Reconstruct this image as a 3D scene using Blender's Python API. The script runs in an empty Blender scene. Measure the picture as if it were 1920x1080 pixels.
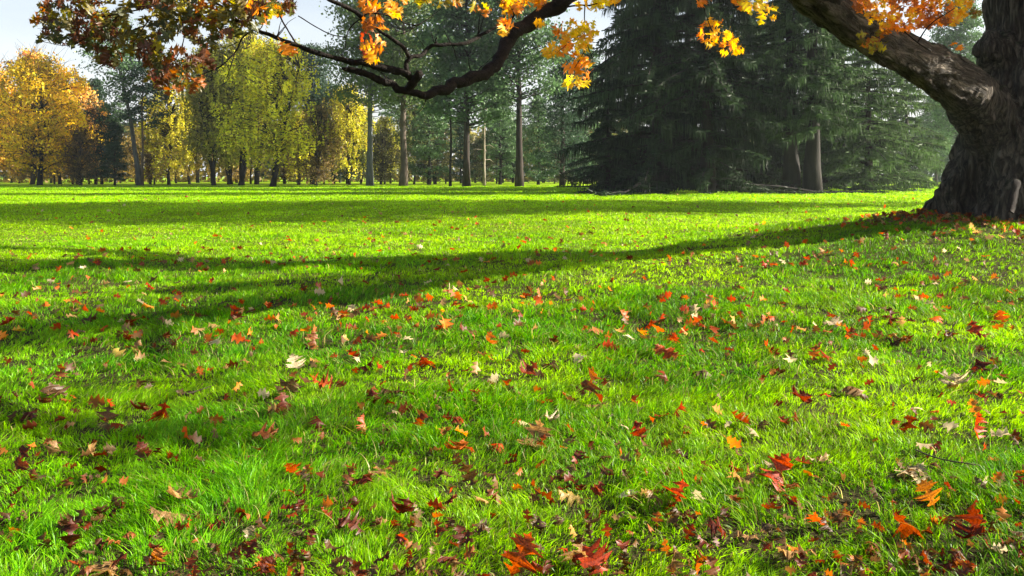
import bpy, math, random
import numpy as np
from mathutils import Vector

# ------------------------------------------------------------------ camera, sky, sun, exposure
SC = bpy.context.scene
COL = SC.collection
F = 1663.0                      # focal length in pixels of a 1920 wide frame
CAMH = 1.4
HOR = 330.0                     # row of the horizon
cam_data = bpy.data.cameras.new("camera")
cam = bpy.data.objects.new("camera", cam_data)
COL.objects.link(cam)
cam.location = (0, 0, CAMH)
cam.rotation_euler = (math.radians(90), 0, 0)
cam_data.sensor_width = 36.0
cam_data.lens = 36.0 * F / 1920.0
cam_data.shift_y = -(540 - HOR) / 1920.0
cam_data.clip_start = 0.05
cam_data.clip_end = 3000
SC.camera = cam

SUN_EL = math.radians(25)
SUN_AZ = math.radians(83.5)       # from +Y towards +X
sdir = Vector((math.sin(SUN_AZ) * math.cos(SUN_EL), math.cos(SUN_AZ) * math.cos(SUN_EL), math.sin(SUN_EL)))
w = bpy.data.worlds.new("World"); SC.world = w; w.use_nodes = True
nt = w.node_tree; nt.nodes.clear()
sky = nt.nodes.new("ShaderNodeTexSky"); sky.sky_type = 'NISHITA'; sky.sun_disc = False
sky.sun_elevation = SUN_EL; sky.sun_rotation = SUN_AZ
sky.air_density = 1.0; sky.dust_density = 4.0; sky.ozone_density = 1.5
bg = nt.nodes.new("ShaderNodeBackground"); bg.inputs[1].default_value = 0.062
out = nt.nodes.new("ShaderNodeOutputWorld")
# a thin pale veil of cloud low in the sky
_n = nt.nodes; tcw = _n.new("ShaderNodeTexCoord"); spw = _n.new("ShaderNodeSeparateXYZ"); nt.links.new(tcw.outputs["Generated"], spw.inputs[0])
nzw = _n.new("ShaderNodeTexNoise"); nzw.inputs["Scale"].default_value = 3.0; nzw.inputs["Detail"].default_value = 6
mpw = _n.new("ShaderNodeMapping"); mpw.inputs["Scale"].default_value = (1, 1, 3.5); nt.links.new(tcw.outputs["Generated"], mpw.inputs[0]); nt.links.new(mpw.outputs[0], nzw.inputs["Vector"])
mrw = _n.new("ShaderNodeMapRange"); mrw.inputs["From Min"].default_value = 0.02; mrw.inputs["From Max"].default_value = 0.36; mrw.inputs["To Min"].default_value = 0.8; mrw.inputs["To Max"].default_value = 0.0
nt.links.new(spw.outputs["Z"], mrw.inputs["Value"])
muw = _n.new("ShaderNodeMath"); muw.operation = 'MULTIPLY_ADD'; muw.inputs[1].default_value = 0.9; nt.links.new(nzw.outputs[0], muw.inputs[0]); muw.inputs[2].default_value = 0.35
mvw = _n.new("ShaderNodeMath"); mvw.operation = 'MULTIPLY'; mvw.use_clamp = True; nt.links.new(muw.outputs[0], mvw.inputs[0]); nt.links.new(mrw.outputs[0], mvw.inputs[1])
mxw = _n.new("ShaderNodeMix"); mxw.data_type = 'RGBA'; mxw.inputs[7].default_value = (6.8, 6.9, 7.0, 1)
nt.links.new(mvw.outputs[0], mxw.inputs[0]); nt.links.new(sky.outputs[0], mxw.inputs[6])
nt.links.new(mxw.outputs[2], bg.inputs[0]); nt.links.new(bg.outputs[0], out.inputs[0])
sl = bpy.data.lights.new("sun", 'SUN'); sl.energy = 5.0; sl.angle = math.radians(0.5); sl.color = (1.0, 0.93, 0.80)
so = bpy.data.objects.new("sun", sl); COL.objects.link(so)
so.rotation_euler = (-sdir).to_track_quat('-Z', 'Y').to_euler(); so.location = (60, 20, 40)
SC.view_settings.view_transform = 'Standard'; SC.view_settings.look = 'None'
SC.view_settings.exposure = 1.88; SC.view_settings.gamma = 1.0
SC.cycles.max_bounces = 8; SC.cycles.diffuse_bounces = 3; SC.cycles.glossy_bounces = 2
SC.cycles.transmission_bounces = 5; SC.cycles.transparent_max_bounces = 6; SC.cycles.volume_bounces = 0
SC.cycles.use_denoising = True

# ------------------------------------------------------------------ helpers
rng = np.random.default_rng(7)
random.seed(7)

def hash2(ix, iy, s):
    n = (ix.astype(np.int64) * 374761393 + iy.astype(np.int64) * 668265263 + s * 1442695041) & 0xffffffff
    n = ((n ^ (n >> 13)) * 1274126177) & 0xffffffff
    return ((n ^ (n >> 16)) & 0xffff) / 65535.0

def vnoise(x, y, s=0):
    x = np.asarray(x, float); y = np.asarray(y, float)
    ix = np.floor(x); iy = np.floor(y); fx = x - ix; fy = y - iy
    fx = fx * fx * (3 - 2 * fx); fy = fy * fy * (3 - 2 * fy)
    a = hash2(ix, iy, s); b = hash2(ix + 1, iy, s); c = hash2(ix, iy + 1, s); d = hash2(ix + 1, iy + 1, s)
    return (a * (1 - fx) + b * fx) * (1 - fy) + (c * (1 - fx) + d * fx) * fy

def fbm(x, y, s=0, o=3):
    v = 0; a = 0.5; t = 0
    for i in range(o):
        v = v + a * vnoise(x * 2 ** i, y * 2 ** i, s + i * 17); t += a; a *= 0.5
    return v / t

def vnoise3(x, y, z, s=0):
    iz = np.floor(z); fz = z - iz; fz = fz * fz * (3 - 2 * fz)
    out_ = 0
    zi = iz.astype(np.int64)
    lo = vnoise(x + zi * 37.31, y + zi * 91.73, s); hi = vnoise(x + (zi + 1) * 37.31, y + (zi + 1) * 91.73, s)
    return lo * (1 - fz) + hi * fz

MX, MY = 9.1, 15.7
def H(x, y):
    x = np.asarray(x, float); y = np.asarray(y, float)
    r2 = (x - MX) ** 2 / 4.0 ** 2 + (y - MY) ** 2 / 4.0 ** 2
    m = 0.80 * np.exp(-r2 * 0.5 * 1.25)
    near = np.clip(1 - np.hypot(x, y) / 90, 0, 1)
    return m + 0.10 * (fbm(x * 0.45 + 9, y * 0.45, 3, 2) - 0.5) * near * 2 + 0.025 * (fbm(x * 1.8, y * 1.8, 5, 2) - 0.5) * near * 2

def P(px, py, d):
    """a point seen at a place of the photograph, at a chosen distance"""
    return Vector(((px - 960) / F * d, d, CAMH - (py - HOR) / F * d))

def ground_at(px, py, lift=0.03):
    d = F * CAMH / max(py - HOR, 8)
    for _ in range(25):
        x = (px - 960) / F * d
        z = CAMH - (py - HOR) / F * d
        g = float(H(x, d)) + lift
        err = z - g
        d += err * F / max(py - HOR, 8) * 0.5
        d = max(1.5, d)
    return (px - 960) / F * d, d

def mesh_obj(name, verts, faces, mat, col=None, smooth=False, parent=None, link=True):
    """verts Nx3, faces = list of int arrays MxK, col = Nx3 per point"""
    verts = np.asarray(verts, dtype=np.float32)
    me = bpy.data.meshes.new(name)
    me.vertices.add(len(verts)); me.vertices.foreach_set("co", verts.ravel())
    loops = np.concatenate([np.asarray(f, dtype=np.int32).ravel() for f in faces])
    tot = np.concatenate([np.full(len(f), np.asarray(f).shape[1], dtype=np.int32) for f in faces])
    start = np.concatenate([[0], np.cumsum(tot)[:-1]]).astype(np.int32)
    me.loops.add(len(loops)); me.loops.foreach_set("vertex_index", loops)
    me.polygons.add(len(tot)); me.polygons.foreach_set("loop_start", start)
    if smooth: me.polygons.foreach_set("use_smooth", np.ones(len(tot), dtype=bool))
    if col is not None:
        a = me.color_attributes.new("Col", 'FLOAT_COLOR', 'POINT')
        c4 = np.ones((len(verts), 4), dtype=np.float32); c4[:, :3] = col
        a.data.foreach_set("color", c4.ravel())
    me.update(calc_edges=True)
    if mat: me.materials.append(mat)
    if not link: return me
    o = bpy.data.objects.new(name, me); COL.objects.link(o)
    if parent: o.parent = parent
    return o

def link_mesh(name, me, parent=None, color=None):
    o = bpy.data.objects.new(name, me); COL.objects.link(o)
    if parent: o.parent = parent
    if color: o.color = (*color, 1)
    return o

def tag(o, label=None, cat=None, group=None, kind=None):
    if label: o["label"] = label
    if cat: o["category"] = cat
    if group: o["group"] = group
    if kind: o["kind"] = kind
    return o

def empty(name, loc):
    o = bpy.data.objects.new(name, None); COL.objects.link(o); o.location = loc
    o.empty_display_size = 0.5
    return o

class Tubes:
    def __init__(self): self.v = []; self.f = []; self.n = 0; self.c = []
    def add(self, pts, rad, seg=7, jitter=0.0, col=(1, 1, 1)):
        pts = np.array([tuple(p) for p in pts], float); rad = np.asarray(rad, float); k = len(pts)
        tan = np.gradient(pts, axis=0); tan /= (np.linalg.norm(tan, axis=1)[:, None] + 1e-9)
        up = np.array([0.0, 0, 1]) if abs(tan[0][2]) < 0.8 else np.array([1.0, 0, 0])
        an = np.linspace(0, 2 * math.pi, seg, endpoint=False)
        rings = []
        u = np.cross(up, tan[0]); u /= np.linalg.norm(u)
        for i in range(k):
            u = u - tan[i] * np.dot(u, tan[i]); u /= (np.linalg.norm(u) + 1e-9)
            b = np.cross(tan[i], u)
            r = rad[i] * (1 + jitter * (np.random.default_rng(int(self.n + i)).random(seg) - 0.5))
            rings.append(pts[i] + (np.cos(an) * r)[:, None] * u + (np.sin(an) * r)[:, None] * b)
        v = np.concatenate(rings + [pts[-1:] + tan[-1:] * rad[-1] * 0.6, pts[:1] - tan[:1] * rad[0] * 0.3])
        base = self.n
        i, j = np.meshgrid(np.arange(k - 1), np.arange(seg), indexing='ij'); i = i.ravel(); j = j.ravel()
        j2 = (j + 1) % seg
        q = np.stack([i * seg + j, i * seg + j2, (i + 1) * seg + j2, (i + 1) * seg + j], 1) + base
        jj = np.arange(seg); jk = (jj + 1) % seg
        t1 = np.stack([(k - 1) * seg + jj, (k - 1) * seg + jk, np.full(seg, k * seg)], 1) + base
        t2 = np.stack([jk, jj, np.full(seg, k * seg + 1)], 1) + base
        self.v.append(v); self.f.append(q); self.f.append(t1); self.f.append(t2); self.n += len(v)
        self.c.append(np.tile(np.array(col, float), (len(v), 1)))
    def build(self, name, mat, parent=None, smooth=True, link=True):
        return mesh_obj(name, np.concatenate(self.v), self.f, mat, np.concatenate(self.c), smooth, parent, link)

def smooth_path(pts, rad, n=6):
    """Catmull-Rom through points"""
    p = np.array([tuple(q) for q in pts], float); r = np.array(rad, float)
    P4 = np.vstack([2 * p[0] - p[1], p, 2 * p[-1] - p[-2]]); R4 = np.concatenate([[r[0]], r, [r[-1]]])
    op = []; orr = []
    for i in range(len(p) - 1):
        for t in np.linspace(0, 1, n, endpoint=False):
            a, b, c, d = P4[i:i + 4]
            op.append(0.5 * ((2 * b) + (-a + c) * t + (2 * a - 5 * b + 4 * c - d) * t * t + (-a + 3 * b - 3 * c + d) * t ** 3))
            orr.append(R4[i + 1] * (1 - t) + R4[i + 2] * t)
    op.append(p[-1]); orr.append(r[-1])
    return np.array(op), np.array(orr)

# ------------------------------------------------------------------ materials
def new_mat(name):
    m = bpy.data.materials.new(name); m.use_nodes = True; m.node_tree.nodes.clear()
    return m, m.node_tree.nodes, m.node_tree.links

def leafy(name, trans=0.45, gloss=0.06, rough=0.45, use_obj=True, tsat=1.15, tval=1.3, noise=0):
    m, N, L = new_mat(name)
    at = N.new("ShaderNodeAttribute"); at.attribute_name = "Col"
    src = at.outputs["Color"]
    if use_obj:
        oi = N.new("ShaderNodeObjectInfo")
        mx = N.new("ShaderNodeMix"); mx.data_type = 'RGBA'; mx.blend_type = 'MULTIPLY'; mx.inputs[0].default_value = 1
        L.new(src, mx.inputs[6]); L.new(oi.outputs["Color"], mx.inputs[7]); src = mx.outputs[2]
    if noise:
        tc = N.new("ShaderNodeTexCoord"); nz = N.new("ShaderNodeTexNoise"); nz.inputs["Scale"].default_value = noise
        nz.inputs["Detail"].default_value = 4
        L.new(tc.outputs["Object"], nz.inputs["Vector"])
        rp = N.new("ShaderNodeValToRGB"); rp.color_ramp.elements[0].position = 0.35; rp.color_ramp.elements[0].color = (0.45, 0.4, 0.35, 1)
        rp.color_ramp.elements[1].position = 0.6; rp.color_ramp.elements[1].color = (1.1, 1.1, 1.1, 1)
        L.new(nz.outputs[0], rp.inputs[0])
        m2 = N.new("ShaderNodeMix"); m2.data_type = 'RGBA'; m2.blend_type = 'MULTIPLY'; m2.inputs[0].default_value = 1
        L.new(src, m2.inputs[6]); L.new(rp.outputs[0], m2.inputs[7]); src = m2.outputs[2]
    df = N.new("ShaderNodeBsdfDiffuse"); tr = N.new("ShaderNodeBsdfTranslucent")
    hs = N.new("ShaderNodeHueSaturation"); hs.inputs["Saturation"].default_value = tsat; hs.inputs["Value"].default_value = tval
    L.new(src, df.inputs[0]); L.new(src, hs.inputs["Color"]); L.new(hs.outputs[0], tr.inputs[0])
    mix = N.new("ShaderNodeMixShader"); mix.inputs[0].default_value = trans
    L.new(df.outputs[0], mix.inputs[1]); L.new(tr.outputs[0], mix.inputs[2])
    gl = N.new("ShaderNodeBsdfGlossy"); gl.inputs["Roughness"].default_value = rough
    mg = N.new("ShaderNodeMixShader"); mg.inputs[0].default_value = gloss
    L.new(mix.outputs[0], mg.inputs[1]); L.new(gl.outputs[0], mg.inputs[2])
    o = N.new("ShaderNodeOutputMaterial"); L.new(mg.outputs[0], o.inputs[0])
    return m

M_GRASS = leafy("grass_blades", 0.5, 0.014, 0.4, use_obj=False, tsat=1.08, tval=1.4)
M_CROWN = leafy("tree_foliage", 0.42, 0.02, 0.5, tsat=1.1, tval=1.3)
M_NEEDLE = leafy("needle_foliage", 0.35, 0.015, 0.5, tsat=1.0, tval=1.1)
M_OAKLEAF = leafy("oak_leaves", 0.5, 0.03, 0.45, use_obj=False, tsat=1.1, tval=1.45)
M_FALLEN = leafy("fallen_oak_leaf", 0.4, 0.025, 0.5, use_obj=True, tsat=1.1, tval=1.4, noise=22)
M_FALLEN_FAR = leafy("fallen_leaves_far", 0.4, 0.02, 0.5, use_obj=False, tsat=1.1, tval=1.4)

def bark(name, c1, c2, scale=(9, 9, 1.6), bump=0.6, dist=0.03, use_obj=False, moss=False, attr=None):
    m, N, L = new_mat(name)
    tc = N.new("ShaderNodeTexCoord"); mp = N.new("ShaderNodeMapping"); mp.inputs["Scale"].default_value = scale
    if attr:
        ba = N.new('ShaderNodeAttribute'); ba.attribute_name = attr; L.new(ba.outputs['Vector'], mp.inputs[0])
    else: L.new(tc.outputs["Object"], mp.inputs[0])
    nz = N.new("ShaderNodeTexNoise"); nz.inputs["Scale"].default_value = 1.0; nz.inputs["Detail"].default_value = 8; nz.inputs["Roughness"].default_value = 0.65
    nz.inputs["Distortion"].default_value = 0.6
    L.new(mp.outputs[0], nz.inputs["Vector"])
    vo = N.new("ShaderNodeTexVoronoi"); vo.feature = 'DISTANCE_TO_EDGE'; vo.inputs["Scale"].default_value = 1.3
    L.new(mp.outputs[0], vo.inputs["Vector"])
    rp = N.new("ShaderNodeValToRGB"); rp.color_ramp.elements[0].position = 0.32; rp.color_ramp.elements[0].color = (*c1, 1)
    rp.color_ramp.elements[1].position = 0.68; rp.color_ramp.elements[1].color = (*c2, 1)
    L.new(nz.outputs[0], rp.inputs[0])
    src = rp.outputs[0]
    if use_obj:
        oi = N.new("ShaderNodeObjectInfo")
        mx = N.new("ShaderNodeMix"); mx.data_type = 'RGBA'; mx.blend_type = 'MULTIPLY'; mx.inputs[0].default_value = 1
        L.new(src, mx.inputs[6]); L.new(oi.outputs["Color"], mx.inputs[7]); src = mx.outputs[2]
    if moss:
        g = N.new("ShaderNodeNewGeometry"); sp = N.new("ShaderNodeSeparateXYZ"); L.new(g.outputs["Normal"], sp.inputs[0])
        n2 = N.new("ShaderNodeTexNoise"); n2.inputs["Scale"].default_value = 5; n2.inputs["Detail"].default_value = 6
        L.new(tc.outputs["Object"], n2.inputs["Vector"])
        mu = N.new("ShaderNodeMath"); mu.operation = 'MULTIPLY'; L.new(sp.outputs["Z"], mu.inputs[0]); L.new(n2.outputs[0], mu.inputs[1])
        r2 = N.new("ShaderNodeValToRGB"); r2.color_ramp.elements[0].position = 0.28; r2.color_ramp.elements[1].position = 0.5
        L.new(mu.outputs[0], r2.inputs[0])
        mm = N.new("ShaderNodeMix"); mm.data_type = 'RGBA'; mm.inputs[7].default_value = (0.035, 0.055, 0.012, 1)
        L.new(r2.outputs[0], mm.inputs[0]); L.new(src, mm.inputs[6]); src = mm.outputs[2]
    ad = N.new("ShaderNodeMath"); ad.operation = 'ADD'; L.new(nz.outputs[0], ad.inputs[0])
    sm = N.new("ShaderNodeMath"); sm.operation = 'MINIMUM'; sm.inputs[1].default_value = 0.25; L.new(vo.outputs[0], sm.inputs[0])
    L.new(sm.outputs[0], ad.inputs[1])
    bp = N.new("ShaderNodeBump"); bp.inputs["Strength"].default_value = bump; bp.inputs["Distance"].default_value = dist
    L.new(ad.outputs[0], bp.inputs["Height"])
    if attr:      # fissures between the bark plates
        v2 = N.new("ShaderNodeTexVoronoi"); v2.feature = 'DISTANCE_TO_EDGE'; v2.inputs["Scale"].default_value = 0.62
        wv = N.new("ShaderNodeVectorMath"); wv.operation = 'MULTIPLY_ADD'; wv.inputs[1].default_value = (2.6, 2.6, 2.0); L.new(nz.outputs["Color"], wv.inputs[0]); L.new(mp.outputs[0], wv.inputs[2])
        L.new(wv.outputs[0], v2.inputs["Vector"])
        r3 = N.new("ShaderNodeValToRGB"); r3.color_ramp.elements[0].position = 0.03; r3.color_ramp.elements[0].color = (.34, .32, .30, 1); r3.color_ramp.elements[1].position = 0.22; r3.color_ramp.elements[1].color = (1, 1, 1, 1)
        L.new(v2.outputs[0], r3.inputs[0])
        m3 = N.new("ShaderNodeMix"); m3.data_type = 'RGBA'; m3.blend_type = 'MULTIPLY'; m3.inputs[0].default_value = 1
        L.new(src, m3.inputs[6]); L.new(r3.outputs[0], m3.inputs[7]); src = m3.outputs[2]
        a3 = N.new("ShaderNodeMath"); a3.operation = 'MULTIPLY_ADD'; a3.inputs[1].default_value = 0.6; L.new(r3.outputs[0], a3.inputs[0]); L.new(ad.outputs[0], a3.inputs[2]); L.new(a3.outputs[0], bp.inputs["Height"])
    b = N.new("ShaderNodeBsdfPrincipled"); b.inputs["Roughness"].default_value = 0.9; b.inputs["Specular IOR Level"].default_value = 0.2
    L.new(src, b.inputs["Base Color"]); L.new(bp.outputs[0], b.inputs["Normal"])
    o = N.new("ShaderNodeOutputMaterial"); L.new(b.outputs[0], o.inputs[0])
    return m

M_OAKBARK = bark("oak_bark", (0.004, 0.003, 0.002), (0.215, 0.178, 0.135), (15, 15, 1.7), 1.0, 0.08, moss=True, attr="bark_co")
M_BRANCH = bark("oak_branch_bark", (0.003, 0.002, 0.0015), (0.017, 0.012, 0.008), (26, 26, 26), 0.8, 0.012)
M_TREEBARK = bark("tree_bark", (0.35, 0.35, 0.35), (0.9, 0.9, 0.9), (3, 3, 0.6), 0.5, 0.05, use_obj=True)
M_TWIG = bark("twig_bark", (0.03, 0.022, 0.015), (0.10, 0.075, 0.05), (60, 60, 60), 0.4, 0.002)

def ground_mat():
    m, N, L = new_mat("turf")
    tc = N.new("ShaderNodeTexCoord")
    n1 = N.new("ShaderNodeTexNoise"); n1.inputs["Scale"].default_value = 1.1; n1.inputs["Detail"].default_value = 8; n1.inputs["Roughness"].default_value = 0.7
    n2 = N.new("ShaderNodeTexNoise"); n2.inputs["Scale"].default_value = 45; n2.inputs["Detail"].default_value = 4
    L.new(tc.outputs["Object"], n1.inputs["Vector"]); L.new(tc.outputs["Object"], n2.inputs["Vector"])
    rp = N.new("ShaderNodeValToRGB"); e = rp.color_ramp.elements
    e[0].position = 0.3; e[0].color = (0.16, 0.30, 0.006, 1); e[1].position = 0.7; e[1].color = (0.30, 0.42, 0.008, 1)
    L.new(n1.outputs[0], rp.inputs[0])
    r2 = N.new("ShaderNodeValToRGB"); e = r2.color_ramp.elements
    e[0].position = 0.35; e[0].color = (0.016, 0.012, 0.007, 1); e[1].position = 0.65; e[1].color = (0.06, 0.055, 0.018, 1)
    L.new(n2.outputs[0], r2.inputs[0])
    # bare thatch near, closed sward far off where the blades stand edge on
    sp = N.new("ShaderNodeSeparateXYZ"); L.new(tc.outputs["Object"], sp.inputs[0])
    mr = N.new("ShaderNodeMapRange"); mr.inputs["From Min"].default_value = 10; mr.inputs["From Max"].default_value = 45
    L.new(sp.outputs["Y"], mr.inputs["Value"])
    mx = N.new("ShaderNodeMix"); mx.data_type = 'RGBA'
    L.new(mr.outputs[0], mx.inputs[0]); L.new(r2.outputs[0], mx.inputs[6]); L.new(rp.outputs[0], mx.inputs[7])
    bp = N.new("ShaderNodeBump"); bp.inputs["Strength"].default_value = 0.8; bp.inputs["Distance"].default_value = 0.02
    L.new(n2.outputs[0], bp.inputs["Height"])
    b = N.new("ShaderNodeBsdfPrincipled"); b.inputs["Roughness"].default_value = 1.0; b.inputs["Specular IOR Level"].default_value = 0.05
    L.new(mx.outputs[2], b.inputs["Base Color"]); L.new(bp.outputs[0], b.inputs["Normal"])
    o = N.new("ShaderNodeOutputMaterial"); L.new(b.outputs[0], o.inputs[0])
    return m
M_GROUND = ground_mat()

# ------------------------------------------------------------------ ground sheet
def axis_steps():
    a = [0.0]; s = 0.35
    while a[-1] < 1500:
        a.append(a[-1] + s)
        if a[-1] > 24: s *= 1.18
    return np.array(a)
ax = axis_steps(); gx = np.concatenate([-ax[::-1], ax[1:]]); gy = gx + 6.0
GX, GY = np.meshgrid(gx, gy, indexing='ij')
gv = np.stack([GX.ravel(), GY.ravel(), H(GX.ravel(), GY.ravel())], 1)
nx, ny = len(gx), len(gy)
i, j = np.meshgrid(np.arange(nx - 1), np.arange(ny - 1), indexing='ij'); i = i.ravel(); j = j.ravel()
gf = np.stack([i * ny + j, (i + 1) * ny + j, (i + 1) * ny + j + 1, i * ny + j + 1], 1)
g = mesh_obj("ground", gv, [gf], M_GROUND, smooth=True); tag(g, "flat park ground under the lawn rising to the oak", kind="structure")

# ------------------------------------------------------------------ fallen leaves: shapes
HALF = [(0, 0), (.04, .08), (.20, .13), (.26, .16), (.08, .20), (.055, .26), (.28, .34), (.42, .38), (.24, .42), (.40, .50),
        (.10, .52), (.06, .58), (.26, .68), (.37, .72), (.20, .74), (.28, .82), (.08, .82), (.13, .90), (.04, .91), (0, 1.0)]
HALF_LO = [(0, 0), (.26, .14), (.10, .27), (.46, .46), (.12, .62), (.34, .80), (.08, .86), (0, 1.0)]

def leaf_template(half, seed=0, petiole=True):
    r = np.random.default_rng(seed)
    h = np.array(half); k = len(h)
    mid = np.stack([np.zeros(k), h[:, 1], np.zeros(k)], 1)
    jl = 1 + (r.random(k) - 0.5) * 0.35; jr = 1 + (r.random(k) - 0.5) * 0.35
    left = np.stack([-h[:, 0] * jl, h[:, 1], np.zeros(k)], 1); right = np.stack([h[:, 0] * jr, h[:, 1], np.zeros(k)], 1)
    v = np.concatenate([mid, left, right]); q = []; t = []
    for a in range(k - 1):
        if a == 0:
            t += [(0, 1, k + 1), (0, 2 * k + 1, 1)]
        elif a == k - 2:
            t += [(a, a + 1, k + a), (a, 2 * k + a, a + 1)]
        else:
            q += [(a, a + 1, k + a + 1, k + a), (a, 2 * k + a, 2 * k + a + 1, a + 1)]
    if petiole:
        b = len(v)
        v = np.concatenate([v, [(-.008, -.14, .012), (.010, -.14, .012), (.016, -.28, .05), (.004, -.28, .05)]])
        t += [(0, b, b + 1)]; q += [(b, b + 3, b + 2, b + 1)]
    return v, np.array(q), np.array(t)

def bend(v, fold, curl, twist, wave, seed):
    r = np.random.default_rng(seed); ph = r.random(2) * 6
    x, y, z = v[:, 0].copy(), v[:, 1].copy() - 0.45, v[:, 2].copy()
    z = z + fold * np.abs(x) + wave * np.sin(y * 9 + ph[0]) * np.abs(x) + wave * np.sin(x * 14 + ph[1]) * 0.25
    z = z + twist * x * y
    if abs(curl) > 1e-3:                                  # roll about the x axis
        R_ = 1.0 / curl; a = y / R_
        y2 = np.sin(a) * (R_ - z); z2 = R_ - np.cos(a) * (R_ - z); y, z = y2, z2
    return np.stack([x, y, z], 1)

LEAFV = []
for s in range(14):
    r = np.random.default_rng(100 + s)
    v, q, t = leaf_template(HALF, s)
    fold = r.choice([-1, 1]) * r.uniform(0.1, 0.9); curl = r.choice([-1, 1]) * r.uniform(0.4, 3.2); tw = r.uniform(-1, 1) * 1.2
    v = bend(v, fold, curl, tw, r.uniform(0.1, 0.4), s)
    vein = np.ones((len(v), 3)); vein[:20] *= 0.72
    me = mesh_obj("fallen_leaf", v, [q, t], M_FALLEN, vein, smooth=True, link=False)
    LEAFV.append(me)

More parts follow.
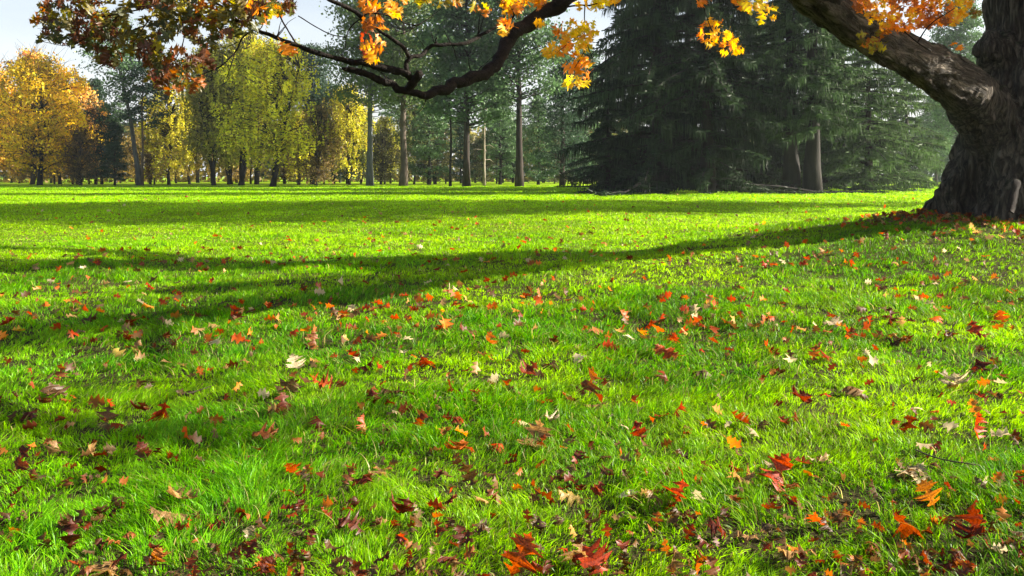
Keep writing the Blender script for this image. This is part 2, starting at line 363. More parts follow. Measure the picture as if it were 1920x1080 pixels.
# position (photo pixels), width in pixels, colour code, pose (f flat, u upright, c half raised)
LV = """10 612 30 r f;36 618 22 y u;279 577 20 o c;165 605 30 b f;230 598 35 d f;312 606 25 g c;365 594 25 b f;437 592 32 d u;450 610 18 r c;253 655 30 t u;
262 674 20 t c;300 657 40 b f;222 668 25 y c;405 645 24 w c;463 638 15 r u;473 657 12 r c;458 676 18 t u;435 688 20 d f;447 694 10 o u;376 695 18 o u;395 697 11 r c;422 695 12 t c;
312 682 18 t f;340 688 15 t c;360 705 12 b u;58 695 16 d u;60 712 16 b u;112 702 30 n u;130 692 20 b f;105 743 45 b f;138 746 12 o u;28 745 12 d c;52 782 36 d f;82 765 30 n c;
115 790 20 d c;128 802 18 t c;182 758 28 n c;206 760 16 r c;262 725 30 b c;285 722 15 b c;355 738 45 b f;445 728 18 o f;424 750 14 r c;260 778 40 d c;308 782 45 r c;200 790 40 b c;
141 775 10 d c;405 790 22 n c;350 812 27 r u;365 828 25 b c;713 572 12 r c;727 576 12 r c;788 580 30 b f;645 590 20 o u;621 596 9 r c;767 600 12 o c;887 573 20 d u;830 584 9 o u;
835 612 28 o c;860 597 18 o f;745 630 14 r c;688 625 10 o u;695 640 20 b c;590 647 35 n c;490 647 12 r c;643 643 18 b c;626 668 14 r u;660 668 22 r f;670 676 16 w f;682 693 30 d c;
710 685 22 r u;552 693 38 w c;590 682 20 t f;757 665 15 w c;776 669 9 r u;797 685 36 r c;760 705 20 b f;915 642 40 n u;935 612 14 d u;946 628 19 w u;905 662 22 b u;893 694 22 t f;
535 725 15 r u;540 738 50 g c;575 718 25 b c;602 728 48 r f;632 730 14 d c;495 743 20 w f;510 770 22 t c;535 772 50 d c;700 750 35 d u;740 745 50 b f;717 722 12 r c;740 772 15 w u;
759 770 28 d c;850 735 35 d c;870 755 12 b c;893 733 24 r u;925 715 24 w f;949 716 22 r u;860 790 30 d f;683 806 32 r c;725 810 20 b f;835 815 25 n c;865 815 22 o f;500 825 48 n f;
598 800 40 d c;978 572 10 o c;968 585 16 o f;1016 588 12 o c;1033 572 9 o c;1218 590 16 r u;1235 607 25 b f;1295 610 18 o c;1325 572 12 o c;1340 572 15 r c;1367 587 9 r u;1402 574 12 r u;
1388 598 20 d c;1430 565 15 o f;1435 597 10 o u;1412 618 30 b f;1040 644 22 d f;1183 637 22 w c;1203 627 22 o f;1120 625 25 n f;1258 641 32 r f;1230 657 18 o u;1252 667 40 r c;1122 650 14 d u;
1140 650 20 r c;1085 675 26 w c;1035 683 35 b f;990 705 45 d c;1102 720 66 n u;1074 750 18 b u;1125 750 20 d c;1120 762 36 t f;1248 708 40 d u;1320 705 45 g f;1315 657 14 r u;1337 643 18 d f;
1437 650 18 r c;970 793 22 r u;985 792 26 w u;1038 797 38 w f;1015 760 25 d c;1145 782 12 w u;1240 785 25 d c;1268 778 34 r c;1222 790 12 r c;1198 812 42 r u;1172 805 15 w c;1290 805 16 b u;
1322 800 15 o c;1345 775 22 t c;1385 795 35 d c;1365 800 15 w c;1415 815 20 w f;1375 828 28 o u;1427 800 25 b c;1447 596 16 r u;1560 597 25 d f;1562 612 32 w f;1589 620 12 r u;1625 617 20 d c;
1592 635 12 r c;1528 613 10 w c;1665 600 36 d u;1710 582 15 r c;1757 600 26 r c;1755 583 12 r c;1740 572 18 w f;1878 597 32 r u;1910 565 12 d c;1874 567 9 o u;1672 631 16 o c;1690 645 40 b f;
1785 630 28 d f;1830 628 48 r c;1450 657 26 r u;1527 665 30 n u;1549 672 28 d c;1483 680 24 w f;1624 665 14 w c;1636 681 24 w c;1617 677 17 n c;1448 698 14 o u;1757 700 11 r u;1723 693 10 n c;
1743 685 9 w u;1840 695 58 d c;1866 676 20 n u;1875 722 20 w c;1879 708 22 d f;1547 740 20 r u;1497 755 45 d f;1605 738 48 t f;1795 730 62 w f;1784 755 17 r u;1841 743 22 r u;1828 768 32 o u;
1828 804 52 r u;1675 765 11 d u;1676 790 20 r u;1702 797 44 d u;1752 776 11 o c;1782 803 26 w f;1718 770 20 w f;1585 803 11 r c;1470 795 20 d c;1493 788 20 d f;1862 750 30 b f;1912 735 17 d u;
1875 820 28 w f;1905 815 22 d u;1916 775 15 d u;6 845 16 o u;33 870 62 d u;97 845 36 t u;58 840 14 o c;170 848 28 t c;285 850 48 d f;28 925 20 t u;10 915 20 b c;140 992 60 b f;
132 1012 56 d u;25 997 14 o u;343 945 62 t f;318 972 60 t f;348 990 30 r c;465 1000 32 w u;290 1050 36 o u;357 1055 27 d u;205 1072 92 t f;155 1060 16 b u;424 950 13 b c;182 980 12 b c;
544 895 36 r c;556 876 14 r u;578 888 18 n f;615 945 26 n u;678 908 42 d c;660 880 22 d c;710 887 50 t f;855 853 48 o f;880 895 44 b u;847 917 15 r u;816 947 28 r u;905 943 24 t c;
755 975 60 d c;715 975 22 t u;660 995 45 d f;756 1015 11 r u;768 1030 20 n c;500 1072 40 o f;545 1068 24 n u;575 1065 36 b c;785 1068 34 t c;853 1062 36 t f;940 838 46 r f;975 1050 80 r u;
1000 832 62 t f;1165 855 18 r c;1190 858 12 y c;1172 893 9 d u;1037 903 14 b u;1028 930 28 d u;1070 940 40 y c;1168 932 13 w u;1183 930 13 w u;1208 927 16 t u;1238 940 42 t f;1280 950 68 r c;
1310 930 30 w u;1304 902 13 r u;1075 998 14 t u;1330 885 36 b c;1395 905 48 t f;1350 1000 46 d c;1400 1012 42 t f;1090 1048 60 t f;1112 1065 60 r c;1058 1034 12 r u;1262 1060 52 t u;1306 1066 13 r u;
1340 1072 46 n u;973 885 16 n u;1462 905 64 r c;1458 888 46 w f;1505 865 28 d u;1523 862 12 w u;1545 865 32 t f;1522 895 26 n c;1735 840 26 w c;1845 840 18 r u;1860 862 24 o u;1708 885 62 w f;
1728 905 30 w f;1745 932 54 o u;1640 920 34 b u;1535 987 38 r c;1582 965 16 n u;1570 978 26 b f;1708 1002 66 d c;1833 1020 125 d c;1880 965 30 o u;1877 940 11 o u;1875 1037 16 w c;1490 1035 26 o c;
1500 1052 66 t f;1648 995 16 d c;1870 900 16 o c;1847 905 11 w c;1910 890 22 n c"""
LEAVES = []
for ent in LV.replace("\n", "").split(";"):
    a = ent.split()
    if len(a) == 5: LEAVES.append((float(a[0]), float(a[1]), float(a[2]), a[3], a[4]))
PAL = {'r': [(.48, .050, .004), (.55, .090, .006), (.36, .035, .004)], 'd': [(.17, .022, .004), (.22, .036, .005), (.13, .026, .006)],
       'o': [(.70, .17, .02), (.62, .22, .03)], 'n': [(.36, .11, .025), (.28, .09, .02)], 't': [(.50, .29, .11), (.42, .24, .09)],
       'w': [(.62, .50, .30), (.54, .42, .24)], 'b': [(.10, .045, .014), (.14, .070, .022)], 'g': [(.20, .13, .06), (.16, .10, .05)], 'y': [(.62, .40, .05), (.50, .34, .07)]}
WORD = {'r': 'bright red', 'd': 'dark red', 'o': 'orange', 'n': 'rust brown', 't': 'tan', 'w': 'pale whitish', 'b': 'dark brown', 'g': 'grey brown', 'y': 'yellow'}

allL = []
for k, (x, y, wd, c, pose) in enumerate(LEAVES):
    gxx, gyy = ground_at(x, y + (0.25 * wd if pose == 'u' else 0))
    Lm = min(max(wd * gyy / F * (1.15 if pose == 'u' else 1.3), 0.055), 0.22)
    allL.append((gxx, gyy, Lm, c, pose, x, y, wd))
# drifted litter round the oak's foot, then the smaller, further leaves between the traced ones
codes = list("rrrdddonnttwbbbgn")
r = np.random.default_rng(21)
occ = [(a[0], a[1]) for a in allL]
for k in range(14000):
    py = 356 + (r.random() ** 0.66) * 740; px = r.uniform(-260, 2180)
    if py > 640 and r.random() < 0.91: continue
    if 500 < py <= 640 and r.random() < 0.62: continue
    if px > 1500 and 400 < py < 640 and r.random() < 0.1: continue
    if py < 470 and px < 600 and r.random() < 0.35: continue
    x_, y_ = ground_at(px, py)
    if y_ > 75: continue
    if fbm(x_ * 0.9, y_ * 0.9, 33, 3) * 1.35 - .12 + r.random() * 0.5 < 0.70: continue
    if math.hypot(x_ - MX, y_ - MY) < 1.5: continue
    Lm = r.uniform(0.055, 0.14) * (0.62 if py > 640 else 1)
    c = codes[r.integers(len(codes))] if py < 640 else "bbnddgdb"[r.integers(8)]
    allL.append((x_, y_, Lm, c, 'c' if r.random() < .6 else ('u' if r.random() < .5 else 'f'), px, py, Lm * F / y_))
for k in range(420):
    a_ = r.uniform(2.4, 6.0); q_ = 1.6 + abs(r.normal(0, .9)); x_, y_ = MX + q_ * math.cos(a_), MY + q_ * math.sin(a_)
    allL.append((x_, y_, r.uniform(.08, .14), 'bbnngdrt'[r.integers(8)], 'f', -99, 500, 1))
vis = [a for a in allL if -10 < a[5] < 1930]
vis.sort(key=lambda a: -a[7])
indiv = vis[:297]; ids = set(map(id, indiv))
rest = [a for a in allL if id(a) not in ids]

MARKS = [(975, 1050, "big red leaf at bottom centre"), (1833, 1020, "huge dark red leaf"), (33, 870, "jagged maroon leaf"), (1102, 720, "large upright rust leaf"),
         (1745, 932, "upright orange leaf"), (1462, 905, "bent bright red leaf"), (1280, 950, "curved red leaf"), (97, 845, "upright tan leaf"),
         (880, 895, "upright star-shaped brown leaf"), (816, 947, "small upright scarlet leaf"), (205, 1072, "wide tan leaf"), (132, 1012, "dark red leaf under brown"),
         (1795, 730, "long white leaf"), (1828, 804, "red leaf pile on right"), (1547, 740, "small square scarlet leaf"), (1447, 596, "red leaf over dark patch"),
         (1878, 597, "scarlet leaf by right edge"), (279, 577, "lone orange leaf at the shade edge"), (36, 618, "upright yellow leaf"), (253, 655, "pale tan upright leaf"),
         (552, 693, "fanned pale leaf"), (1248, 708, "round-topped dark red leaf"), (985, 792, "bright white upright leaf"), (1085, 675, "small white curled leaf"),
         (437, 592, "dark leaf cluster in shade"), (645, 590, "small orange upright leaf"), (112, 702, "tall curled brown leaf"), (1830, 628, "wide red leaf row"),
         (308, 782, "red leaf with tan rim"), (615, 945, "tall folded tan leaf"), (755, 975, "broad dark red leaf"), (343, 945, "long tan forked leaf"),
         (1310, 930, "tall white-backed leaf"), (1350, 1000, "black twisted leaf"), (1262, 1060, "tan leaf at bottom edge"), (465, 1000, "small pale star leaf"),
         (544, 895, "red and tan curled leaf"), (1535, 987, "small red trough-shaped leaf"), (1708, 885, "pale jagged leaf"), (602, 728, "long low red leaf")]
DIRS = ["right of", "below", "left of", "above"]
used = {}; traced = {(float(q[0]), float(q[1]), float(q[2])) for q in LEAVES}
mark_of = {}
for mx_, my_, nm in MARKS:
    best = min([q for q in indiv if q[5:8] in traced], key=lambda a: (a[5] - mx_) ** 2 + (a[6] - my_) ** 2)
    mark_of[id(best)] = nm
POSE = {'u': 'standing upright', 'f': 'lying flat', 'c': 'half curled'}
def leaf_label(a):
    if id(a) in mark_of: return mark_of[id(a)] + (", in the grass of the near lawn" if a[6] > 700 else ", in the grass of the middle lawn")
    base = WORD[a[3]] + " leaf " + POSE[a[4]]
    near = sorted(MARKS, key=lambda m: (a[5] - m[0]) ** 2 + (a[6] - m[1]) ** 2)
    for dist_word in ("just", "a little way", "further"):
        for m in near[:4]:
            dx = a[5] - m[0]; dy = (a[6] - m[1]) * 1.6
            dd = DIRS[0 if dx > 0 else 2] if abs(dx) > abs(dy) else DIRS[1 if dy > 0 else 3]
            lb = f"{base}, {dist_word} {dd} the {m[2]}"
            if lb not in used and len(lb.split()) <= 16: return lb
    for m in near[:6]:
        for sz in ("small", "tiny", "medium"):
            lb = f"{sz} {base}, near the {m[2]}"
            if lb not in used and len(lb.split()) <= 16: return lb
    return base + f" in the lawn"
r = np.random.default_rng(5)
for a in indiv:
    x_, y_, Lm, c, pose = a[:5]
    me = LEAFV[r.integers(len(LEAFV))]
    o = bpy.data.objects.new("fallen_leaf", me); COL.objects.link(o)
    s = Lm
    yaw = r.uniform(0, 2 * math.pi)
    z0 = float(H(x_, y_))
    if pose == 'u':
        o.rotation_euler = (math.radians(r.uniform(55, 95)), math.radians(r.uniform(-35, 35)), r.uniform(-0.9, 0.9) + (math.pi if r.random() < .3 else 0)); lift = 0.034 + 0.26 * s
    elif pose == 'c':
        o.rotation_euler = (math.radians(r.uniform(20, 60)) * r.choice([-1, 1]), math.radians(r.uniform(-40, 40)), yaw); lift = 0.042 + 0.10 * s
    else:
        o.rotation_euler = (math.radians(r.uniform(-18, 24)), math.radians(r.uniform(-22, 22)), yaw); lift = 0.050
    o.location = (x_, y_, z0 + lift)
    o.scale = (s * r.uniform(.85, 1.1), s, s)
    p = PAL[c][r.integers(len(PAL[c]))]; jv = r.uniform(.8, 1.2)
    o.color = (min(p[0] * jv, .85), min(p[1] * jv, .8), min(p[2] * jv, .7), 1)
    lb = leaf_label(a); used[lb] = 1
    tag(o, lb, "leaf", "fallen oak leaves in the lawn")

def batch_leaves(half, pos, size, ex, ey, colr, seed=0, petiole=True, bendamt=1.0):
    """pos Nx3, size N, ex/ey Nx3 unit axes (width, length), colours Nx3 -> verts, faces, cols"""
    tv = []
    rr = np.random.default_rng(seed)
    nvar = 8
    for s in range(nvar):
        v, q, t = leaf_template(half, 50 + s, petiole)
        tv.append(bend(v, rr.uniform(-.6, .6) * bendamt, rr.uniform(-1.3, 1.3) * bendamt, rr.uniform(-.8, .8) * bendamt, .2, s))
    tv = np.array(tv); n = len(pos)
    var = rr.integers(0, nvar, n); ez = np.cross(ex, ey)
    T = tv[var] * size[:, None, None] * np.array([1.0, 1.0, 1.0])
    V = pos[:, None, :] + T[:, :, 0:1] * ex[:, None, :] + T[:, :, 1:2] * ey[:, None, :] + T[:, :, 2:3] * ez[:, None, :]
    nv = tv.shape[1]
    off = (np.arange(n) * nv)[:, None, None]
    Q = (q[None] + off).reshape(-1, 4); Tt = (t[None] + off).reshape(-1, 3)
    C = np.repeat(colr, nv, axis=0)
    return V.reshape(-1, 3), [Q, Tt], C

def rand_axes(n, r, down=0.0, left=0.0, flat=0.0):
    ey = r.normal(size=(n, 3)); ey[:, 2] = ey[:, 2] * (1 - flat) - down; ey[:, 0] -= left
    ey /= np.linalg.norm(ey, axis=1)[:, None]
    a = r.normal(size=(n, 3)); a[:, 2] *= (1 - flat)
    ex = a - ey * np.sum(a * ey, 1)[:, None]; ex /= np.linalg.norm(ex, axis=1)[:, None]
    return ex, ey

R_ = np.array([(a[0], a[1], float(H(a[0], a[1])) + 0.04 + 0.012 * min(a[1] / 10, 3)) for a in rest])
sz = np.array([a[2] for a in rest]) * np.clip(1 + (R_[:, 1] - 15) / 60, 1, 1.5)
r = np.random.default_rng(9)
cc = np.array([np.array(PAL[a[3]][r.integers(len(PAL[a[3]]))]) * r.uniform(.8, 1.2) for a in rest])
ex, ey = rand_axes(len(rest), r, 0, 0, 0.45)
v, f, c = batch_leaves(HALF_LO, R_, sz, ex, ey, np.clip(cc, 0, .85), 3)
o = mesh_obj("fallen_leaves", v, f, M_FALLEN_FAR, c)
tag(o, "scatter of small red and brown leaves across the lawn", kind="stuff")

# ------------------------------------------------------------------ grass
def build_grass():
    r = np.random.default_rng(11)
    D0 = 11000
    def dens(d): return D0 * np.minimum(1, (4.0 / d)) ** 2.0
    ds = np.linspace(1.7, 128, 4000)
    half = ds * 0.72 + 1.6
    wgt = dens(ds) * 2 * half
    cdf = np.cumsum(wgt) * (ds[1] - ds[0]); N = int(cdf[-1])
    d = np.interp(r.random(N) * cdf[-1], cdf, ds)
    x = (r.random(N) * 2 - 1) * (d * 0.72 + 1.6)
    # gather into tufts
    cell = 0.045 * 2.0 ** np.floor(np.log2(np.maximum(1, d / 4)) + hash2(np.floor(x / .3), np.floor(d / .3), 4) * .8)
    wx_ = x * .8 - d * .6 + .8 * cell * 2 * (vnoise(x / cell / 1.7, d / cell / 1.7, 91) - .5) + .25 * fbm(x, d, 93, 2)
    wy_ = x * .6 + d * .8 + .8 * cell * 2 * (vnoise(x / cell / 1.7, d / cell / 1.7, 92) - .5) + .25 * fbm(x, d, 94, 2)
    tx = np.floor(wx_ / cell); ty = np.floor(wy_ / cell)
    cx = (tx + .15 + .7 * hash2(tx, ty, 1)) * cell; cy = (ty + .15 + .7 * hash2(tx, ty, 2)) * cell
    pull = 0.6 * hash2(tx, ty, 6) * (d < 30)
    qx = wx_ - cx; qy = wy_ - cy; ox = .8 * qx + .6 * qy; oy = -.6 * qx + .8 * qy
    bx = x - ox * pull; by = d - oy * pull
    rb_ = np.hypot(bx - MX, by - MY); keep = (rb_ > 1.5) & ((rb_ > 2.5) | (r.random(N) < .45)) & (np.hypot(bx, by) > 1.3)
    # thin spots where soil shows
    bare = fbm(bx * 1.7, by * 1.7, 41, 3)
    keep &= ~((bare < 0.31) & (r.random(N) < 0.6) & (d < 30)); keep &= ~((hash2(tx, ty, 8) < .16) & (r.random(N) < .8) & (d < 12))
    idx = np.nonzero(keep)[0]
    bx, by, d, ox, oy, tx, ty, bare = [q[idx] for q in (bx, by, d, ox, oy, tx, ty, bare)]; n = len(idx)
    big = fbm(bx * 0.8, by * 0.8, 7, 3); mid = fbm(bx * 3.2, by * 3.2, 8, 2); fine = hash2(tx, ty, 3)
    tall = np.clip((big - 0.5) * 3.2 + 0.5, 0, 1); t2 = np.clip((mid - 0.5) * 2.5 + 0.5, 0, 1)
    h = (0.026 + 0.050 * tall * t2 + 0.030 * t2 + 0.036 * fine * np.clip(1.6 - d / 14, .4, 1)) * r.uniform(0.55, 1.25, n)
    h *= np.clip(1 + (d - 10) / 90, 1, 1.7)
    # the fallen leaves press the grass down
    G = 0.03; nx_, ny_ = 900, 560
    press = np.zeros((nx_, ny_), bool)
    for a in allL:
        if a[1] < 15 and a[4] != 'x':
            i0 = int((a[0] + 13.5) / G); j0 = int(a[1] / G) - 1
            rr = max(1, int(a[2] * 0.42 / G))
            if rr < i0 < nx_ - rr and rr < j0 < ny_ - rr: press[i0 - rr:i0 + rr + 1, j0 - rr * 2:j0 + rr + 1] = True
    gi = np.clip(((bx + 13.5) / G).astype(int), 0, nx_ - 1); gj = np.clip((by / G).astype(int), 0, ny_ - 1)
    inside = (by < 15) & press[gi, gj]
    h = np.where(inside & (r.random(n) < 0.65), h * 0.5, h)
    wd = 0.0042 * np.maximum(1, d / 4.2) ** 0.95 * r.uniform(0.6, 1.35, n)
    # lean: outward from the tuft, plus a coherent lie of the sward
    flow = fbm(bx * 1.3 + 5, by * 1.3, 61, 2) * 4 * math.pi
    ang = np.arctan2(oy, ox) * 1.0
    lx = np.cos(ang) * 0.5 + np.cos(flow) * 0.6 + r.normal(0, .45, n); ly = np.sin(ang) * 0.5 + np.sin(flow) * 0.6 + r.normal(0, .45, n)
    ln = h * r.uniform(0.35, 1.1, n)
    lx *= ln; ly *= ln
    fa = r.uniform(0, math.pi, n); ux = np.cos(fa); uy = np.sin(fa) * 0.6
    z0 = H(bx, by) - 0.006
    # colours
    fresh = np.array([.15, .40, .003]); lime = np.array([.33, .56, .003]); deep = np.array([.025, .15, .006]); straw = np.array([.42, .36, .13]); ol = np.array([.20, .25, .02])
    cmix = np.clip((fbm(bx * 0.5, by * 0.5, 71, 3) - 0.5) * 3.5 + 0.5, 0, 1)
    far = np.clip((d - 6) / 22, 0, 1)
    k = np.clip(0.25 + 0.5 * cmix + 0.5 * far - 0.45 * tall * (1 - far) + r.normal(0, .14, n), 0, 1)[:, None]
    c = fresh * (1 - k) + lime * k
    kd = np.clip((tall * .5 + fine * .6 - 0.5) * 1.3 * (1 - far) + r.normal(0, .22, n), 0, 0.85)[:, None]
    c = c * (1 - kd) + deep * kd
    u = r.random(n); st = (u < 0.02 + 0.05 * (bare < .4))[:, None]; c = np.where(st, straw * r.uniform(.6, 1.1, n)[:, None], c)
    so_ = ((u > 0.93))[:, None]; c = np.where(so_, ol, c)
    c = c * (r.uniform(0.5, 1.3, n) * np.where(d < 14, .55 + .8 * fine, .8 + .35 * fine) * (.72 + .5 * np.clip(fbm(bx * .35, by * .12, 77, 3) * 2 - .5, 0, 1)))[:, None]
    near = d < 9
    V = []; Fq = []; Ft = []; C = []; base = 0
    def lv(m, t, wmul, sgn):
        bendz = 1 - 0.28 * t * t
        px = bx[m] + lx[m] * t ** 1.8 + sgn * ux[m] * wd[m] * wmul * .5
        py = by[m] + ly[m] * t ** 1.8 + sgn * uy[m] * wd[m] * wmul * .5
        return np.stack([px, py, z0[m] + h[m] * t * bendz], 1)
    m = np.nonzero(near)[0]; nn = len(m)
    A = np.stack([lv(m, 0, .8, -1), lv(m, 0, .8, 1), lv(m, .42, 1, -1), lv(m, .42, 1, 1), lv(m, .78, .7, -1), lv(m, .78, .7, 1), lv(m, 1, 0, 0)], 1)
    V.append(A.reshape(-1, 3)); b = (np.arange(nn) * 7)[:, None]
    Fq += [b + np.array([[0, 1, 3, 2]]), b + np.array([[2, 3, 5, 4]])]; Ft.append(b + np.array([[4, 5, 6]]))
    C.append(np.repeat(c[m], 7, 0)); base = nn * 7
    m = np.nonzero(~near)[0]; nn = len(m)
    A = np.stack([lv(m, 0, 1, -1), lv(m, 0, 1, 1), lv(m, .6, .8, -1), lv(m, .6, .8, 1), lv(m, 1, 0, 0)], 1)
    V.append(A.reshape(-1, 3)); b = (np.arange(nn) * 5)[:, None] + base
    Fq.append(b + np.array([[0, 1, 3, 2]])); Ft.append(b + np.array([[2, 3, 4]]))
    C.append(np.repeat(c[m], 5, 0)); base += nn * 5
    # long loose stems near the camera
    k = 5200; sx = r.uniform(-5, 5, k); sy = r.uniform(1.9, 8.0, k); ok = fbm(sx * 0.8, sy * 0.8, 7, 3) > 0.47
    sx, sy = sx[ok], sy[ok]; k = len(sx)
    hh = r.uniform(.07, .15, k); la = r.uniform(0, 2 * math.pi, k); ll = hh * r.uniform(.3, 1.5, k); ww = r.uniform(.0015, .0032, k)
    zz = H(sx, sy)
    ts = [0, .3, .55, .78, 1]; ring = []
    for t in ts:
        for s in (-1, 1):
            ring.append(np.stack([sx + np.cos(la) * ll * t ** 2 - np.sin(la) * s * ww * (1 - t * .8), sy + np.sin(la) * ll * t ** 2 + np.cos(la) * s * ww * (1 - t * .8), zz + hh * (t - .35 * t ** 3)], 1))
    V.append(np.stack(ring, 1).reshape(-1, 3)); b = (np.arange(k) * 10)[:, None] + base
    for q in range(4): Fq.append(b + np.array([[2 * q, 2 * q + 1, 2 * q + 3, 2 * q + 2]]))
    cs = np.where((r.random(k) < .3)[:, None], straw * 1.1, np.array([.2, .36, .04])); C.append(np.repeat(cs, 10, 0))
    print("grass blades", n)
    o = mesh_obj("grass", np.concatenate(V), [np.concatenate(Fq), np.concatenate(Ft)], M_GRASS, np.concatenate(C))
    tag(o, "sunlit yellow green lawn grass", kind="stuff")
build_grass()

# ------------------------------------------------------------------ far trees
def quads(cen, size, r, col, aspect=1.0, vertical=0.0):
    """random small leaf quads; vertical>0 stretches along z"""
    n = len(cen)
    a = r.normal(size=(n, 3)); a[:, 2] *= (1 - vertical); a /= np.linalg.norm(a, axis=1)[:, None]
    b = r.normal(size=(n, 3)); b[:, 2] += vertical * 4 * np.where(r.random(n) < .5, 1, -1)
    b -= a * np.sum(a * b, 1)[:, None]; b /= np.linalg.norm(b, axis=1)[:, None]
    s = np.asarray(size); s = s[:, None] * np.ones((n, 1)) if s.ndim else np.full((n, 1), s)
    a = a * s * 0.5; b = b * s * 0.5 * aspect
    V = np.stack([cen - a * .6 - b, cen + a * .8 - b * .6, cen + a * .5 + b, cen - a * .9 + b * .7], 1).reshape(-1, 3)
    q = (np.arange(n) * 4)[:, None] + np.array([[0, 1, 2, 3]])
    return V, q, np.repeat(col, 4, 0)

def broad_tree(seed, Ht, R, base_frac, clumps, per, leaf=0.2, weep=0.0, twiggy=0.0, lean=0.0, trunk_r=0.3, stems=1):
    r = np.random.default_rng(seed); T = Tubes()
    forks = []
    for s in range(stems):
        a = r.uniform(0, 6.28); sp = 0.0 if stems == 1 else r.uniform(.10, .2) * Ht
        pts = []; rr = []
        for t in np.linspace(0, .93, 9):
            pts.append((lean * Ht * t + math.cos(a) * sp * t ** 1.2 + r.normal(0, .12), math.sin(a) * sp * t ** 1.2 + r.normal(0, .12), Ht * t - .3 * (t == 0)))
            rr.append(trunk_r * (1.35 if t == 0 else 1) * (1 - t) ** .8 + .03)
        T.add(pts, rr, 7, .15); forks.append(np.array(pts))
    V = []; Q = []; C = []; n0 = 0
    for k in range(clumps):
        t = r.random() ** 0.85
        z = Ht * (base_frac + (1 - base_frac) * t)
        prof = math.sin(math.pi * (t * .80 + .14)) ** .55
        rad = R * prof * math.sqrt(r.uniform(.08, 1)) * (0.8 + 0.4 * r.random())
        an = r.uniform(0, 2 * math.pi)
        rad *= .55 + .85 * float(vnoise(math.cos(an) * 1.6 + seed, z * .32 + math.sin(an) * 1.6, seed))
        fk = forks[r.integers(len(forks))]
        ti = np.argmin(np.abs(fk[:, 2] - z * 0.8)); o_ = fk[ti]
        cen = np.array([lean * z + math.cos(an) * rad, math.sin(an) * rad, z])
        midp = (o_ + cen) / 2 + np.array([0, 0, .35 + .3 * weep])
        T.add([o_, midp, cen], [.09 * trunk_r / .3, .05, .02], 4)
        cr = r.uniform(.45, 1.05) * R / 4.2
        m = int(per * r.uniform(.5, 1.4))
        p = r.normal(size=(m, 3)) * cr * np.array([.6, .6, .5 + .9 * weep])
        p[:, 2] -= weep * cr * 1.0
        if weep > .4:    # hanging strings
            st = r.integers(3, 7); base_ = r.normal(size=(st, 3)) * cr * np.array([.7, .7, .3]); si = r.integers(0, st, m)
            p = base_[si] + r.normal(size=(m, 3)) * np.array([.12, .12, .1]); p[:, 2] -= r.random(m) * cr * 3.0 * weep
        tone = r.choice([.45, .7, .95, 1.15, 1.45])
        col = np.clip(np.ones((m, 3)) * tone * r.uniform(.75, 1.25, (m, 1)) + r.normal(0, .05, (m, 3)), .1, 1.6)
        v, q, c = quads(cen + p, r.uniform(.6, 1.3, m) * leaf, r, col, 1.2, .3 * weep)
        V.append(v); Q.append(q + n0); C.append(c); n0 += len(v)
        if twiggy:
            for _ in range(3):
                e = cen + r.normal(size=3) * cr * 1.2 + np.array([0, 0, cr]); T.add([cen, e], [.03, .012], 3)
    tm = T.build("trunk", M_TREEBARK, link=False)
    cm = mesh_obj("crown", np.concatenate(V), [np.concatenate(Q)], M_CROWN, np.concatenate(C), link=False)
    return tm, cm

def pine_tree(seed, Ht, R, base_frac, clumps, per, trunk_r=.35, lean=0.0, layered=False, needle=.26):
    r = np.random.default_rng(seed); T = Tubes()
    pts = []; rr = []
    for t in np.linspace(0, .97, 10):
        pts.append((lean * Ht * t * (0.55 + .45 * t) + r.normal(0, .05), r.normal(0, .05), Ht * t - .3 * (t == 0)))
        rr.append(trunk_r * (1.3 if t == 0 else 1) * (1 - t * .82))
    T.add(pts, rr, 9, .12); pts = np.array(pts)
    V = []; Q = []; C = []; n0 = 0
    for k in range(clumps):
        t = r.random() ** (.9 if layered else .8)
        z = Ht * (base_frac + (1.0 - base_frac) * t)
        prof = (1 - t) ** .6 * .85 + .15 if layered else math.sin(math.pi * min(1, t * .8 + .15)) ** .5
        rad = R * prof * math.sqrt(r.uniform(.06, 1)); an = r.uniform(0, 6.283)
        ax_ = np.array([np.interp(z, pts[:, 2], pts[:, 0]), np.interp(z, pts[:, 2], pts[:, 1]), 0])
        cen = ax_ + np.array([math.cos(an) * rad, math.sin(an) * rad, z])
        o_ = ax_ + np.array([0, 0, z - rad * (.15 if layered else .35)])
        o_[2] = max(o_[2], Ht * base_frac * .9)
        midp = (o_ + cen) / 2 + np.array([r.normal(0, .2), r.normal(0, .2), -.15 if not layered else .15])
        T.add([o_, midp, cen], [.08, .05, .02], 4)
        cr = r.uniform(.55, 1.25) * R / 4.0
        m = int(per * r.uniform(.6, 1.3))
        p = r.normal(size=(m, 3)); p *= cr * np.array([.72, .72, .26 if layered else .34])
        if layered: p[:, 2] -= np.hypot(p[:, 0], p[:, 1]) * .3
        tone = r.uniform(.7, 1.3)
        col = np.clip(np.ones((m, 3)) * tone * r.uniform(.7, 1.3, (m, 1)), .1, 1.8)
        v, q, c = quads(cen + p, r.uniform(.6, 1.4, m) * needle, r, col, 1.0, 0)
        V.append(v); Q.append(q + n0); C.append(c); n0 += len(v)
    # a few bare snag limbs on the stem
    for _ in range(7):
        z = Ht * r.uniform(.15, base_frac + .1); an = r.uniform(0, 6.28); L_ = r.uniform(.8, 3)
        x0 = np.interp(z, pts[:, 2], pts[:, 0])
        T.add([(x0, 0, z), (x0 + math.cos(an) * L_ * .6, math.sin(an) * L_ * .6, z + .1), (x0 + math.cos(an) * L_, math.sin(an) * L_, z - .3)], [.06, .04, .015], 4)
    return T.build("trunk", M_TREEBARK, link=False), mesh_obj("crown", np.concatenate(V), [np.concatenate(Q)], M_NEEDLE, np.concatenate(C), link=False)

